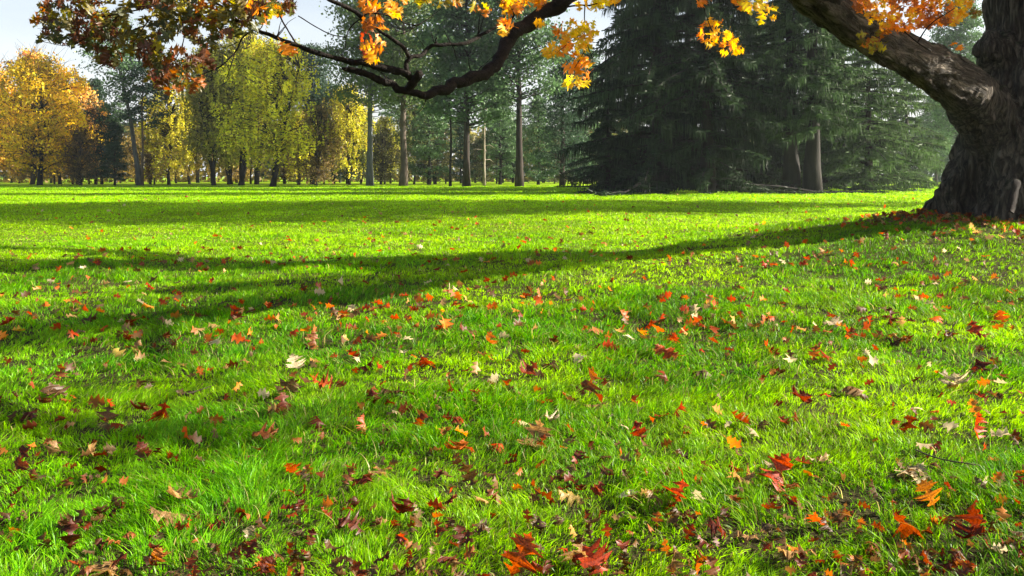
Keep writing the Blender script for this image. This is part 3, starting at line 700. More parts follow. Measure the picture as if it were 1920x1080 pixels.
def spruce_tree(seed, Ht, R, z_low, trunk_r=.6, dens=1.0, hang=1.0, prow=.75):
    r = np.random.default_rng(seed); T = Tubes()
    tz = np.linspace(0, .98, 12)
    T.add([(r.normal(0, .04), r.normal(0, .04), Ht * t - .3 * (t == 0)) for t in tz],
          [trunk_r * (1.35 if t == 0 else (1.1 if t < .1 else 1)) * (1 - t * .93) for t in tz], 10, .12)
    A = []; B = []; Wd = []; tone = []
    z = z_low
    while z < Ht * .97:
        nb = r.integers(4, 7)
        for b in range(nb):
            an = r.uniform(0, 6.283); L = R * (1 - z / Ht) ** prow * r.uniform(.4, 1.15) * (.62 + .62 * float(vnoise(an * 1.3 + seed, z * .55, seed))) * (1.3 if r.random() < .12 else 1) + .3
            droop = r.uniform(.14, .36) * L; zz = z + r.normal(0, .15)
            s = np.linspace(0, 1, 6)
            bp = np.stack([math.cos(an) * L * s, math.sin(an) * L * s, zz + .12 * L * s - droop * s ** 2 * 1.5 + .25 * droop * s ** 4], 1)
            bp[:, 2] = np.maximum(bp[:, 2], .12)
            T.add(bp, np.linspace(.07, .012, 6) * (.5 + L / 6), 4)
            m = int((20 + 20 * L) * dens); ss = r.uniform(.12, 1, m) ** .8
            pt = np.stack([np.interp(ss, s, bp[:, i]) for i in range(3)], 1)
            side = r.normal(0, .22, m) * (.5 + L * .14 * (1 - .6 * ss))
            pt[:, 0] += -math.sin(an) * side; pt[:, 1] += math.cos(an) * side; pt[:, 2] -= np.abs(side) * .25
            ln = r.uniform(.15, 1.0, m) ** 1.8 * 1.25 * hang * (.35 + .8 * r.random()) + .10
            end = pt + np.stack([r.normal(0, .07, m) + math.cos(an) * .12, r.normal(0, .07, m) + math.sin(an) * .12, -ln], 1)
            end[:, 2] = np.maximum(end[:, 2], .05)
            A.append(pt); B.append(end); Wd.append(r.uniform(.04, .10, m)); tone.append(np.full(m, r.choice([.4, .7, 1.1, 1.6, 2.8])) * r.uniform(.6, 1.4, m))  # random branch tones; the brightest stand in for sunlit fringe strands
            # short sprays on the upper side
            m2 = int((20 + 16 * L) * dens); ss = r.uniform(.1, 1.02, m2)
            pt = np.stack([np.interp(ss, s, bp[:, i]) for i in range(3)], 1); dv = r.normal(size=(m2, 3)) * np.array([.28, .28, .10]); pt[:, 0] += -math.sin(an) * r.normal(0, .3, m2); pt[:, 1] += math.cos(an) * r.normal(0, .3, m2)
            A.append(pt - dv * .2); B.append(pt + dv); Wd.append(r.uniform(.06, .16, m2)); tone.append(r.uniform(.8, 1.4, m2))
        z += r.uniform(.42, .78)
    A = np.concatenate(A); B = np.concatenate(B); Wd = np.concatenate(Wd); tone = np.concatenate(tone); n = len(A)
    sd = r.normal(size=(n, 3)); dd = B - A; sd -= dd * (np.sum(sd * dd, 1) / (np.sum(dd * dd, 1) + 1e-9))[:, None]; sd /= np.linalg.norm(sd, axis=1)[:, None]
    sd *= (Wd * .5)[:, None]
    V = np.stack([A - sd * .6, A + sd * .6, (A + B) / 2 + sd, B, (A + B) / 2 - sd], 1).reshape(-1, 3)
    q = (np.arange(n) * 5)[:, None] + np.array([[0, 1, 2, 4]]); t = (np.arange(n) * 5)[:, None] + np.array([[4, 2, 3]])
    col = np.repeat(np.clip(tone, .2, 1.8)[:, None] * np.ones((1, 3)), 5, 0)
    return T.build("trunk", M_TREEBARK, link=False), mesh_obj("crown", V, [q, t], M_NEEDLE, col, link=False)

PROTO = {
    'birch_a': broad_tree(1, 22, 5.8, .20, 270, 66, .24, weep=.8, trunk_r=.28, stems=2),
    'birch_b': broad_tree(2, 19, 4.2, .20, 180, 62, .23, weep=.9, trunk_r=.22),
    'maple_a': broad_tree(3, 18, 5.9, .17, 270, 62, .27, weep=.15, twiggy=1, trunk_r=.32, lean=-.03),
    'maple_b': broad_tree(4, 15, 3.3, .12, 130, 55, .22, weep=.1, twiggy=1, trunk_r=.2),
    'scrub': broad_tree(5, 12, 4.2, .10, 130, 50, .22, weep=.3, twiggy=1, trunk_r=.2, stems=3),
    'pine_a': pine_tree(6, 29, 6.2, .40, 210, 95, .5, needle=.3),
    'pine_b': pine_tree(7, 30, 5.6, .28, 230, 90, .42, needle=.3),
    'pine_lean': pine_tree(8, 26, 4.6, .38, 95, 80, .42, lean=-.21),
    'pine_slim': pine_tree(9, 24, 3.4, .40, 80, 70, .2),
    'fir_a': pine_tree(10, 24, 5.4, .07, 230, 75, .5, layered=True),
    'fir_b': pine_tree(12, 18, 3.8, .08, 150, 70, .3, layered=True),
    'spruce_a': spruce_tree(13, 27, 8.0, .4, .55, .95, 1.1, .45),
    'spruce_b': spruce_tree(14, 26, 6.2, 5.4, .66, .9, .9, .5),
    'spruce_c': spruce_tree(15, 20, 6.2, .6, .4, 1.1, .9, .6),
}
def tree(name, proto, px, py, label, ccol, tcol, scale=1.0, rot=0.0, group=None, cat="tree", sx=None, d=None):
    d = d or F * CAMH / (py - HOR)
    x = (px - 960) / F * d
    e = empty(name, (x, d, float(H(x, d))))
    e.rotation_euler[2] = rot; e.scale = ((sx or scale), (sx or scale), scale)
    tm, cm = PROTO[proto]
    link_mesh("trunk", tm, e, tcol); link_mesh("crown", cm, e, ccol)
    tag(e, label, cat, group)
    return e

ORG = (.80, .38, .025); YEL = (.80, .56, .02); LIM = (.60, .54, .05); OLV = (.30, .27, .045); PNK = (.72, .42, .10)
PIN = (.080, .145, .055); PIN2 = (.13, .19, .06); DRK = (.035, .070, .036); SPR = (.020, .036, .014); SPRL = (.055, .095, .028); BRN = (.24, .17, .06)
TG = (.15, .14, .135); TD = (.035, .029, .025); TP = (.20, .14, .10); TB = (.055, .043, .035)
GB = "row of trees along the far edge of the lawn"
tree("maple_tree", 'maple_a', -25, 347, "orange brown tree cut by the left edge of the photo", (.60, .36, .03), TD, .98, .4, GB)
tree("maple_tree", 'maple_a', 75, 348, "bright golden orange tree with a black leaning trunk, second from left", YEL, TD, 1.0, 2.0, GB)
tree("birch_tree", 'maple_b', 62, 345.5, "thin pinkish orange crown showing above the golden tree", PNK, TG, 1.52, 1.0, GB)
tree("maple_tree", 'maple_b', 147, 346, "narrow salmon pink tree between the golden tree and the leaning pine", PNK, TD, 1.12, 2.0, GB)
tree("thicket_tree", 'scrub', 152, 348, "low brown bushy tree left of the leaning pine", (.17, .12, .045), TD, .66, 0, GB)
tree("pine_tree", 'pine_lean', 263, 348, "pine with a trunk leaning left beside an upright pine", PIN, TG, .95, 0, GB)
tree("pine_tree", 'pine_slim', 267, 348, "upright slim pine crossing the base of the leaning pine", DRK, TP, .88, 0, GB, sx=1.1)
tree("pine_tree", 'fir_b', 180, 345.5, "dark pine right behind the salmon tree", DRK, TD, 1.0, .8, GB, sx=.8)
tree("fir_tree", 'fir_b', 215, 348, "small dark bluish fir in front of the leaning pine", DRK, TD, .52, 0, GB)
tree("birch_tree", 'birch_b', 318, 347, "slender yellow green weeping birch left of the olive birch", LIM, TD, .80, 0, GB, sx=.95)
tree("birch_tree", 'birch_b', 356, 345, "rusty gold birch tucked behind the olive birch", (.42, .30, .05), TD, .85, 1.2, GB)
tree("birch_tree", 'birch_a', 400, 348, "big shaded olive weeping birch left of the bright one", OLV, TD, .92, .9, GB)
tree("birch_tree", 'birch_a', 452, 348, "tall grey green birch behind the bright lime birch", (.46, .42, .06), TD, 1.05, 2.1, GB)
tree("birch_tree", 'birch_a', 512, 350, "broad bright lime yellow weeping birch", (.66, .60, .05), TD, .88, 3.0, GB, sx=1.05)
tree("pine_tree", 'pine_b', 585, 345.5, "dark pine with a sky gap on its right", DRK, TD, .78, 0, GB)
tree("thicket_tree", 'scrub', 592, 348, "brown leafed tree under the dark pine", BRN, TD, .95, 2.0, GB)
tree("birch_tree", 'birch_b', 655, 347, "yellow green birch just left of the pale straight pine trunk", (.60, .54, .06), TD, .82, 2.0, GB)
tree("pine_tree", 'pine_a', 694, 348.5, "pine with a pale grey straight trunk under the oak branch", PIN2, (.18, .19, .215), 1.0, 1.0, GB, sx=.95)
tree("birch_tree", 'birch_b', 722, 345, "small yellow birch just right of the pale pine trunk", (.48, .46, .06), TD, .62, .4, GB)
tree("pine_tree", 'pine_a', 757, 348.5, "stout pine trunk lit down its right edge", PIN2, (.16, .125, .10), 1.02, 2.6, GB, sx=1.1)
tree("fir_tree", 'fir_b', 805, 346.5, "green layered fir right of the stout lit pine", PIN, TD, .95, 1.6, GB)
tree("pine_tree", 'pine_slim', 845, 350, "thin dark pine stem left of the thick trunk", PIN, TD, .9, 0, GB)
tree("pine_tree", 'pine_b', 875, 350, "thick dark pine trunk in the middle of the photo", PIN, TB, .96, 0, GB, sx=1.15)
tree("pine_tree", 'pine_slim', 908, 348, "slim stem with a bright lit edge", PIN, (.40, .34, .26), 1.0, 1.9, GB)
tree("pine_tree", 'pine_a', 973, 350, "tall straight brown pine trunk right of centre", PIN, TB, 1.02, 4.0, GB)
tree("fir_tree", 'fir_b', 938, 346, "bushy green fir behind the tall brown pine", PIN, TD, .9, .2, GB)
tree("fir_tree", 'fir_a', 1055, 348.5, "wide layered green fir left of the dark spruces", (.045, .085, .045), TB, .78, .3, GB)
tree("fir_tree", 'fir_b', 1010, 346.5, "smaller fir half hidden behind the wide layered one", PIN, TD, .78, 1.1, GB)
tree("fir_tree", 'fir_a', 1098, 345, "tall blue green fir rising behind the left spruce", PIN, TB, .98, 2.2, GB)
GS = "dark spruces on the right of the lawn"
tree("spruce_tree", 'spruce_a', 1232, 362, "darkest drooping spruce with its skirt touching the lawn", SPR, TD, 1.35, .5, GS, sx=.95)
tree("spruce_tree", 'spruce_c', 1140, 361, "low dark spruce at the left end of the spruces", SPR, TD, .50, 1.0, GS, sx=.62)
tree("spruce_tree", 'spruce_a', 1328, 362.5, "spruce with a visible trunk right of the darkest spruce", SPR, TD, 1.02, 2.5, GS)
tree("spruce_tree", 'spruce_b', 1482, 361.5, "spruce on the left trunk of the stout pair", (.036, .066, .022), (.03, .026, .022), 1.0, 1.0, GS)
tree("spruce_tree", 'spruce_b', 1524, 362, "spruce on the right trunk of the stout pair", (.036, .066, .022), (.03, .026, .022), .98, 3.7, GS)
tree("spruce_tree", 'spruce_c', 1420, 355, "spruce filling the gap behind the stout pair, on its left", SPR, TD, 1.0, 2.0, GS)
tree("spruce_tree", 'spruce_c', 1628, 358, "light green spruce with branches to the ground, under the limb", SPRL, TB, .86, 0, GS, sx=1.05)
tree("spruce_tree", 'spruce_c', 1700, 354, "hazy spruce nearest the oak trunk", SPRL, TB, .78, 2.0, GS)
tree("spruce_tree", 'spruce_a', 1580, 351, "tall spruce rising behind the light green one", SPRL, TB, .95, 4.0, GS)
tree("pine_tree", 'pine_b', 1755, 345.5, "pale hazy pine in the gap beside the oak trunk", PIN, TB, .55, 2.0, GS)
tree("pine_tree", 'pine_b', 1800, 347.5, "pine crown seen in the bright sky above the limb", PIN, TB, .92, 1.0, GS, sx=.75)
tree("spruce_tree", 'spruce_c', 1795, 344.5, "farthest faint spruce against the oak trunk", SPRL, TB, .62, 1.0, GS)

tree("birch_tree", 'birch_a', 482, 346, "olive birch close behind the left side of the bright lime one", (.36, .34, .055), TD, 1.1, 4.0, GB, sx=1.1)
tree("birch_tree", 'birch_a', 432, 345.5, "tall dull green birch between the olive and the lime ones", (.26, .25, .05), TD, 1.0, 5.2, GB, sx=1.1)
tree("birch_tree", 'birch_b', 560, 346.5, "small yellow green birch at the right foot of the bright lime one", (.56, .50, .05), TD, .62, 5.0, GB, sx=.9)
tree("birch_tree", 'birch_b', 625, 345.5, "loose olive gold birch between the brown tree and the pale pine trunk", (.40, .34, .05), TD, .85, 3.0, GB)
tree("maple_tree", 'maple_a', 110, 345.2, "golden brown tree in the gap right of the golden orange tree", (.55, .36, .04), TD, .78, 3.3, GB)
tree("spruce_tree", 'spruce_c', 1185, 356, "spruce filling the gap behind the darkest one", SPR, TD, 1.2, 2.0, GS)
tree("spruce_tree", 'spruce_a', 1290, 354, "tall dark spruce in the middle behind the darkest one", SPR, TD, 1.25, 5.0, GS)
tree("spruce_tree", 'spruce_c', 1375, 357, "bushy spruce between the visible trunk and the stout pair", SPR, TD, 1.0, 4.4, GS)
tree("spruce_tree", 'spruce_c', 1455, 352, "bushy spruce showing through behind the stout pair", (.04, .075, .025), TD, 1.15, 1.4, GS)
tree("spruce_tree", 'spruce_c', 1545, 356, "spruce close behind the right trunk of the stout pair", (.045, .08, .026), TD, .95, 5.4, GS)
# rank of slim stems behind the first row
seen = set()
FRONT = [(75, "golden orange tree"), (147, "salmon pink tree"), (263, "leaning pine"), (318, "slender yellow green birch"), (400, "shaded olive birch"), (512, "bright lime birch"), (592, "brown leafed tree"),
         (694, "pale straight pine trunk"), (757, "stout lit pine trunk"), (845, "thin dark pine stem"), (908, "slim bright-edged stem"), (973, "tall brown pine trunk"), (1055, "wide layered fir")]
r = np.random.default_rng(77)
k = 0
for px in np.arange(-60, 1120, 21):
    px = px + r.uniform(-9, 9); py = r.uniform(342.5, 346)
    kind = r.choice(['pine_slim', 'scrub', 'birch_b', 'fir_b', 'pine_slim', 'scrub'])
    warm = px < 650
    ccol = {'pine_slim': PIN, 'fir_b': DRK, 'scrub': (.34, .23, .05) if warm else (.13, .13, .045), 'birch_b': (.40, .33, .05) if warm else (.16, .18, .05)}[kind]
    nm = {'pine_slim': 'pine_tree', 'fir_b': 'fir_tree', 'scrub': 'thicket_tree', 'birch_b': 'birch_tree'}[kind]
    wd_ = {'pine_slim': "slim pine", 'fir_b': "young fir", 'scrub': "low bushy tree", 'birch_b': "small drooping birch"}[kind]
    fm, fn = min(FRONT, key=lambda q: abs(q[0] - px)); side = "left" if px < fm else "right"
    lb = f"{wd_} in the back rank, just {side} of the {fn}"
    for q in ("second", "third", "fourth"):
        if lb in seen: lb = f"{q} {wd_} in the back rank, {side} of the {fn}"
    seen.add(lb)
    tree(nm, kind, px, py, lb, ccol, TD if r.random() < .8 else TG, r.uniform(.6, .8), r.uniform(0, 6), "slim trees in the rank behind the first trees")

# trees off the right edge whose shadows cross the lawn
for k_, (px_, py_, ro_, lb_) in enumerate([(46, 48, 0, "tall pine beyond the right edge, furthest from the oak"), (37, 42.5, 1, "tall pine beyond the right edge, middle one of three"),
                                 (27, 36.5, 2, "tall pine beyond the right edge, nearest the oak")]):
    tree("pine_tree", 'pine_a', 0, 0, lb_, PIN, TD, 1.22, ro_, "pines beyond the right edge", d=py_, sx=1.2).location.x = px_
# far woods closing the view
def woods():
    r = np.random.default_rng(31)
    V = []; Q = []; C = []; n0 = 0
    n = 42000
    an = r.uniform(-.86, .86, n); D = r.uniform(205, 250, n)
    top = 10 + 6 * fbm(an * 30, an * 0 + 3, 9, 3)
    z = top * r.random(n) ** .9
    cen = np.stack([np.sin(an) * D * 1.15, np.cos(an) * D, z], 1)
    w_ = np.clip(.5 - an * 1.3, 0, 1)[:, None]
    col = (np.array([.30, .22, .05]) * w_ + np.array([.07, .11, .045]) * (1 - w_)) * r.uniform(.5, 1.3, (n, 1))
    v, q, c = quads(cen, r.uniform(.7, 1.5, n), r, col)
    o = mesh_obj("woods", v, [q], M_CROWN, c)
    tag(o, "distant wood closing the view behind the trees", kind="stuff")
woods()

# ------------------------------------------------------------------ the oak
oak_root = empty("oak_tree", (MX - .15, MY, float(H(MX, MY)) - .05))
tag(oak_root, "massive old oak at the right edge with a limb arching over the lawn", "tree")
OR = Vector(oak_root.location)
def rel(p): return Vector(p) - OR

def oak_trunk():
    T = Tubes()
    D = 15.5; s = D / F
    CX = 1956
    prof = [(430, 184), (400, 170), (380, 160), (358, 150), (330, 142), (295, 137), (250, 136), (200, 130), (150, 120), (100, 108), (50, 104), (0, 108), (-120, 86), (-300, 66), (-600, 48), (-900, 34)]
    pts = [P(CX + (12 if y < 110 else 0) + max(0, -y) * .06, y, D) for y, _ in prof]; rad = [q * s for _, q in prof]
    p, rr = smooth_path([rel(q) for q in pts], rad, 3)
    T.add(p, rr, 28)
    # root buttresses
    for a, L in [(180, 1.62), (222, 1.85), (262, 1.95), (300, 2.1), (345, 2.1), (25, 2.1), (75, 2.0), (130, 2.1)]:
        a = math.radians(a); c = pts[1]; dx, dy = math.cos(a), math.sin(a)
        def q(r_, z): return rel((c.x + dx * r_, D + dy * r_, float(H(c.x + dx * r_, D + dy * r_)) + z))
        T.add([q(.95, 1.4), q(1.3, .7), q(1.62, .26), q(L, -.06)], [.42, .37, .29, .14], 10)
    # the arching limb
    limb = [(1918, 370, 15.8, 88), (1890, 300, 15.5, 80), (1858, 230, 15.1, 66), (1810, 170, 14.5, 52), (1750, 128, 13.5, 47), (1700, 104, 12.4, 42), (1650, 78, 11.3, 40), (1600, 48, 10.4, 38), (1545, 8, 9.5, 38), (1480, -38, 8.8, 34)]
    p, rr = smooth_path([rel(P(x, y, d)) for x, y, d, _ in limb], [q * .93 * d / F for _, _, d, q in limb], 5)
    T.add(p, rr, 18); limb_path = p.copy()
    # knob above the fork
    T.add([rel(P(1905, 120, 15.4)), rel(P(1868, 96, 15.2)), rel(P(1846, 84, 15.1))], [.5, .36, .26], 12)
    # other great limbs, above the picture
    for (a, L, z0, z1, r0) in [(60, 6.5, 6.5, 12, .42), (330, 6, 7.5, 13, .36), (120, 5, 9, 14, .3)]:
        a = math.radians(a); c = P(1960, 0, D)
        T.add([rel((c.x, D, z0)), rel((c.x + math.cos(a) * L * .45, D + math.sin(a) * L * .45, z0 + (z1 - z0) * .35)), rel((c.x + math.cos(a) * L, D + math.sin(a) * L, z1))], [r0, r0 * .75, r0 * .3], 10)
    o = T.build("trunk_src", M_OAKBARK, oak_root)
    m = o.modifiers.new("r", 'REMESH'); m.mode = 'VOXEL'; m.voxel_size = 0.036; m.use_smooth_shade = True
    m = o.modifiers.new("s", 'SMOOTH'); m.iterations = 5; m.factor = .5
    dg = bpy.context.evaluated_depsgraph_get(); ev = o.evaluated_get(dg); me = bpy.data.meshes.new_from_object(ev)
    bpy.data.objects.remove(o)
    n = len(me.vertices); co = np.empty(n * 3, np.float32); me.vertices.foreach_get("co", co); co = co.reshape(-1, 3).astype(float)
    no = np.empty(n * 3, np.float32); me.vertices.foreach_get("normal", no); no = no.reshape(-1, 3)
    x, y, z = co.T
    lp = np.array([tuple(q) for q in limb_path]); seg_s = np.concatenate([[0], np.cumsum(np.linalg.norm(np.diff(lp, axis=0), axis=1))])
    d2 = ((co[:, None, :] - lp[None]) ** 2).sum(2); ki = d2.argmin(1); tn = np.gradient(lp, axis=0); tn /= np.linalg.norm(tn, axis=1)[:, None]
    off = co - lp[ki]; al = np.sum(off * tn[ki], 1); off = off - al[:, None] * tn[ki]; sl_ = seg_s[ki] + al
    s0_ = seg_s[12]; wl = np.clip((sl_ - s0_) / 1.7, 0, 1) * (np.linalg.norm(off, axis=1) < 1.0) * (x < -.9)
    wl = wl * wl * (3 - 2 * wl)
    def ridges(x, y, z):
        wx = x + .12 * vnoise3(x * 3, y * 3, z * 1.2, 5); wy = y + .12 * vnoise3(x * 3 + 7, y * 3, z * 1.2, 6)
        n1 = np.minimum(1, 1.9 * np.abs(2 * vnoise3(wx * 5.5, wy * 5.5, z * .9, 1) - 1))
        n2 = np.minimum(1, 1.5 * np.abs(2 * vnoise3(wx * 11, wy * 11, z * 2.2, 2) - 1))
        return (n1 - .7) * .10, (n2 - .6) * .05, (vnoise3(x * 1.4, y * 1.4, z * .8, 3) - .5) * .12
    ta = ridges(x, y, z); lx_, ly_, lz_ = off[:, 0], off[:, 1] + off[:, 2], sl_
    tb = ridges(lx_ * 1.6, ly_ * 1.6, lz_)
    dsp = (ta[0] + ta[1] + ta[2]) * (1 - wl) + (tb[0] * .45 + tb[1] * .7 + tb[2] * .4) * wl
    dsp = dsp * (1 - 2.2 * wl * (1 - wl))
    hw = (wl > .5)[:, None]
    bco = np.where(hw, np.stack([lx_, ly_, lz_], 1), np.stack([x, y, z], 1)).astype(np.float32)
    co = co + no * dsp[:, None]
    me.vertices.foreach_set("co", co.astype(np.float32).ravel()); me.materials.clear(); me.materials.append(M_OAKBARK)
    at = me.attributes.new('bark_co', 'FLOAT_VECTOR', 'POINT'); at.data.foreach_set('vector', bco.ravel())
    me.polygons.foreach_set("use_smooth", np.ones(len(me.polygons), bool)); me.update()
    print("oak verts", n)
    ob = bpy.data.objects.new("trunk", me); COL.objects.link(ob); ob.parent = oak_root
oak_trunk()

# branches: list of (px, py, depth, radius px)
def bd(d): return d * .84 if d < 9.95 else (8.8 if d > 10.7 else 8.36 + (d - 9.95) * .55)
def branch(name, pts, label=None, seg=9, jit=.28, n=5):
    T = Tubes(); pts = [(x, y, bd(d) if x < 1520 else d * .93, q) for x, y, d, q in pts]
    p, rr = smooth_path([rel(P(x, y, d)) for x, y, d, _ in pts], [q * .88 * d / F for _, _, d, q in pts], n)
    rs = np.random.default_rng(int(pts[0][0]) + len(pts)); 
    tt = np.arange(len(rr)) / 2.6 + rs.random() * 9
    wob = 1 + .22 * (vnoise(tt, tt * 0, 5) - .5) + .35 * np.clip(vnoise(tt * .8, tt * 0 + 4, 6) - .72, 0, 1)
    p = p + (np.stack([vnoise(tt, tt * 0 + k, 7) for k in (1, 2, 3)], 1) - .5) * (rr * .7)[:, None]
    T.add(p, rr * wob, seg, jit)
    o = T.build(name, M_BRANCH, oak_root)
    if label: o["label"] = label
    return o
MAIN = [(1500, -32, 10.8, 33), (1440, -90, 10.5, 48), (1350, -118, 10.0, 44), (1230, -100, 9.6, 30), (1130, -52, 9.3, 21), (1070, -15, 9.0, 18), (1029, 18, 8.9, 17), (992, 44, 8.8, 15), (962, 64, 8.7, 15), (947, 88, 8.6, 14),
        (937, 112, 8.5, 14), (918, 134, 8.4, 14.5), (889, 146, 8.3, 12), (855, 158, 8.2, 12.5), (822, 172, 8.1, 12), (800, 178, 8.05, 8), (775, 174, 8.0, 8), (752, 168, 8.0, 8), (728, 156, 7.95, 8),
        (705, 147, 7.9, 7), (680, 138, 7.85, 6.5), (655, 130, 7.85, 6), (641, 128, 7.8, 3)]
branch("branch", MAIN, "thick dark bough dipping across the top of the photo")
branch("branch", [(762, 172, 8.0, 9), (772, 156, 7.95, 10), (787, 137, 7.9, 9)], "short sawn stub rising from the bough", n=4)
B2 = [(772, 150, 7.95, 7), (763, 137, 7.9, 8), (735, 133, 7.9, 8), (707, 124, 7.85, 7.5), (681, 119, 7.8, 7.5), (652, 114, 7.8, 6.5), (622, 106, 7.75, 5.5), (585, 96, 7.7, 5), (555, 84, 7.7, 4.8), (518, 71, 7.6, 4.2),
      (485, 57, 7.6, 3.8), (455, 43, 7.5, 3.6), (433, 31, 7.5, 3.2), (422, 16, 7.5, 2.6), (395, 2, 7.5, 2.2), (360, -12, 7.5, 1.8)]
branch("branch", B2, "long slender bough running left into the dark leaves")
C1 = [(763, 137, 7.9, 5.5), (762, 120, 7.9, 4.6), (770, 107, 7.9, 4.4), (788, 105, 7.95, 4.4), (803, 90, 8.0, 4.2), (818, 85, 8.0, 4.2), (846, 83, 8.05, 4), (874, 80, 8.1, 4), (896, 69, 8.2, 4), (915, 59, 8.2, 3.6), (941, 44, 8.3, 2.8), (962, 32, 8.3, 2.2), (962, 20, 8.3, 1.5)]
branch("branch", C1, "wavy slim bough rising right beneath the yellow leaves")
C2 = [(768, 108, 7.9, 4.6), (766, 104, 7.9, 4.4), (755, 89, 7.85, 4.2), (737, 74, 7.8, 4), (715, 61, 7.8, 3.6), (703, 48, 7.8, 3)]
branch("branch", C2)
branch("branch", [(600, -12, 7.6, 4.5), (618, 0, 7.6, 4.5), (640, 8, 7.65, 4.5), (660, 20, 7.7, 4.6), (681, 34, 7.7, 5)], n=4)
def twigs(lst, name="twig"):
    for pts in lst: branch(name, pts, None, 5, .2, 4)
twigs([
    [(681, 34, 7.7, 2), (689, 26, 7.7, 1.6), (715, 26, 7.7, 1.6), (744, 36, 7.75, 1.5), (766, 46, 7.8, 1.5), (785, 46, 7.8, 1.3), (800, 37, 7.85, 1), (826, 18, 7.9, .7)],
    [(681, 34, 7.7, 1.8), (674, 37, 7.7, 1.5), (660, 48, 7.7, 1.4), (650, 66, 7.7, 1.2), (648, 90, 7.7, 1)],
    [(559, 30, 7.65, 1.2), (592, 50, 7.65, 1.2), (622, 65, 7.7, 1.2), (648, 70, 7.7, .9)],
    [(505, -10, 7.55, 2), (511, 0, 7.6, 2), (530, 41, 7.6, 1.8), (541, 59, 7.65, 1.8), (554, 80, 7.7, 2)],
    [(475, 56, 7.6, 2.2), (456, 70, 7.6, 2), (444, 93, 7.55, 1.8), (422, 118, 7.5, 1.6), (400, 131, 7.5, 1.3), (370, 143, 7.5, 1)],
    [(440, 100, 7.55, 1.3), (434, 120, 7.5, 1), (426, 144, 7.5, .7)],
    [(448, 78, 7.6, 1), (425, 88, 7.6, .9), (405, 92, 7.6, .7)],
    [(818, 85, 8.0, 2.4), (817, 76, 8.0, 2), (819, 70, 8.0, 1)],
    [(1044, 16, 8.9, 2.2), (1081, 10, 8.95, 2), (1107, 10, 9, 1.5), (1125, 4, 9, 1)],
    [(1097, 9, 8.97, 1.4), (1096, 37, 8.97, 1.2), (1096, 67, 8.97, 1.1), (1104, 92, 9, 1), (1112, 115, 9, .8), (1110, 145, 9, .6)],
    [(1096, 60, 8.97, 1), (1070, 78, 8.9, .8), (1045, 98, 8.9, .6)],
    [(1100, 90, 9, 1), (1085, 115, 9, .8), (1062, 150, 9, .6)],
    [(766, 46, 7.8, 1), (780, 66, 7.8, .8), (796, 88, 7.85, .6)],
    [(800, 37, 7.85, .9), (770, 56, 7.85, .9), (742, 66, 7.85, .7)],
    [(1312, -30, 9.6, 1.2), (1316, 0, 9.6, 1), (1328, 40, 9.6, 1), (1340, 62, 9.6, .8), (1372, 82, 9.6, .7)],
    [(1345, -30, 9.7, 1), (1350, 10, 9.7, .8), (1347, 40, 9.7, .6)],
    [(1375, -30, 9.8, 1.2), (1392, 8, 9.8, 1), (1420, 14, 9.8, .9), (1442, 28, 9.8, .7)],
    [(702, 50, 7.75, 1.4), (694, 70, 7.7, 1), (690, 90, 7.7, .8)],
    [(1745, 95, 12.0, 2), (1720, 80, 11.8, 1.6), (1690, 55, 11.7, 1.3), (1640, 20, 11.6, 1)],
    [(1720, 80, 11.8, 1.6), (1745, 45, 11.7, 1.3), (1790, 15, 11.7, 1)],
    [(1640, 50, 11.3, 1.6), (1632, 70, 11.1, 1.2), (1640, 95, 11.1, .9)],
])
def random_twigs():
    rs = np.random.default_rng(88)
    for src, cnt in ((MAIN[8:21], 7), (B2[2:15], 10), (C1[3:], 7), (C2, 2)):
        for k in range(cnt):
            i = rs.integers(1, len(src)); x, y, d, q = src[i]; a = rs.uniform(-2.6, -.4) if rs.random() < .7 else rs.uniform(.5, 2.6); L = rs.uniform(18, 62)
            pts = [(x, y, d, 1.5)]
            for t in (.35, .7, 1):
                a += rs.normal(0, .35); px_, py_ = pts[-1][:2]; pts.append((px_ + math.cos(a) * L * .35, py_ + math.sin(a) * L * .35, d + rs.normal(0, .08) * t, 1.4 - .9 * t))
            branch("twig", pts, None, 4, .2, 3)
random_twigs()
# unseen boughs added above and right of the picture to shade lawn and limb
def bough(pts, rad, label=None):
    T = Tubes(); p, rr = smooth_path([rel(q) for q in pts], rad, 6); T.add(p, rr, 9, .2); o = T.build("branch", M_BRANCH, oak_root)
bough([P(1560, 14, 9.7), P(1535, -35, 9.0), P(1480, -90, 8.2), P(1380, -125, 7.6), P(1280, -150, 7.0)], [.16, .2, .2, .16, .08])  # unseen, runs beside the limb to widen its shadow
bough([(11.6, 15.3, 6.6), (11.2, 14.0, 5.8), (9.2, 11.3, 5.35), (7.2, 9.85, 5.1), (5.9, 8.7, 4.9), (5.2, 7.6, 4.8), (5.6, 6.4, 4.2), (6.0, 5.5, 3.7)], [.42, .38, .34, .30, .25, .21, .16, .09])
bough([(10.2, 15.2, 4.2), (10.7, 14.3, 5.0), (11.2, 13.6, 6.0), (12.0, 12.5, 7.5)], [.5, .5, .42, .3])  # unseen, added to keep sun off the limb's joint with the trunk
bough([(7.2, 9.85, 5.1), (7.0, 9.0, 4.8), (6.9, 7.6, 4.4)], [.12, .08, .03])
bough([(5.2, 7.6, 4.8), (5.9, 7.2, 4.3), (6.4, 6.8, 4.2)], [.1, .07, .03])
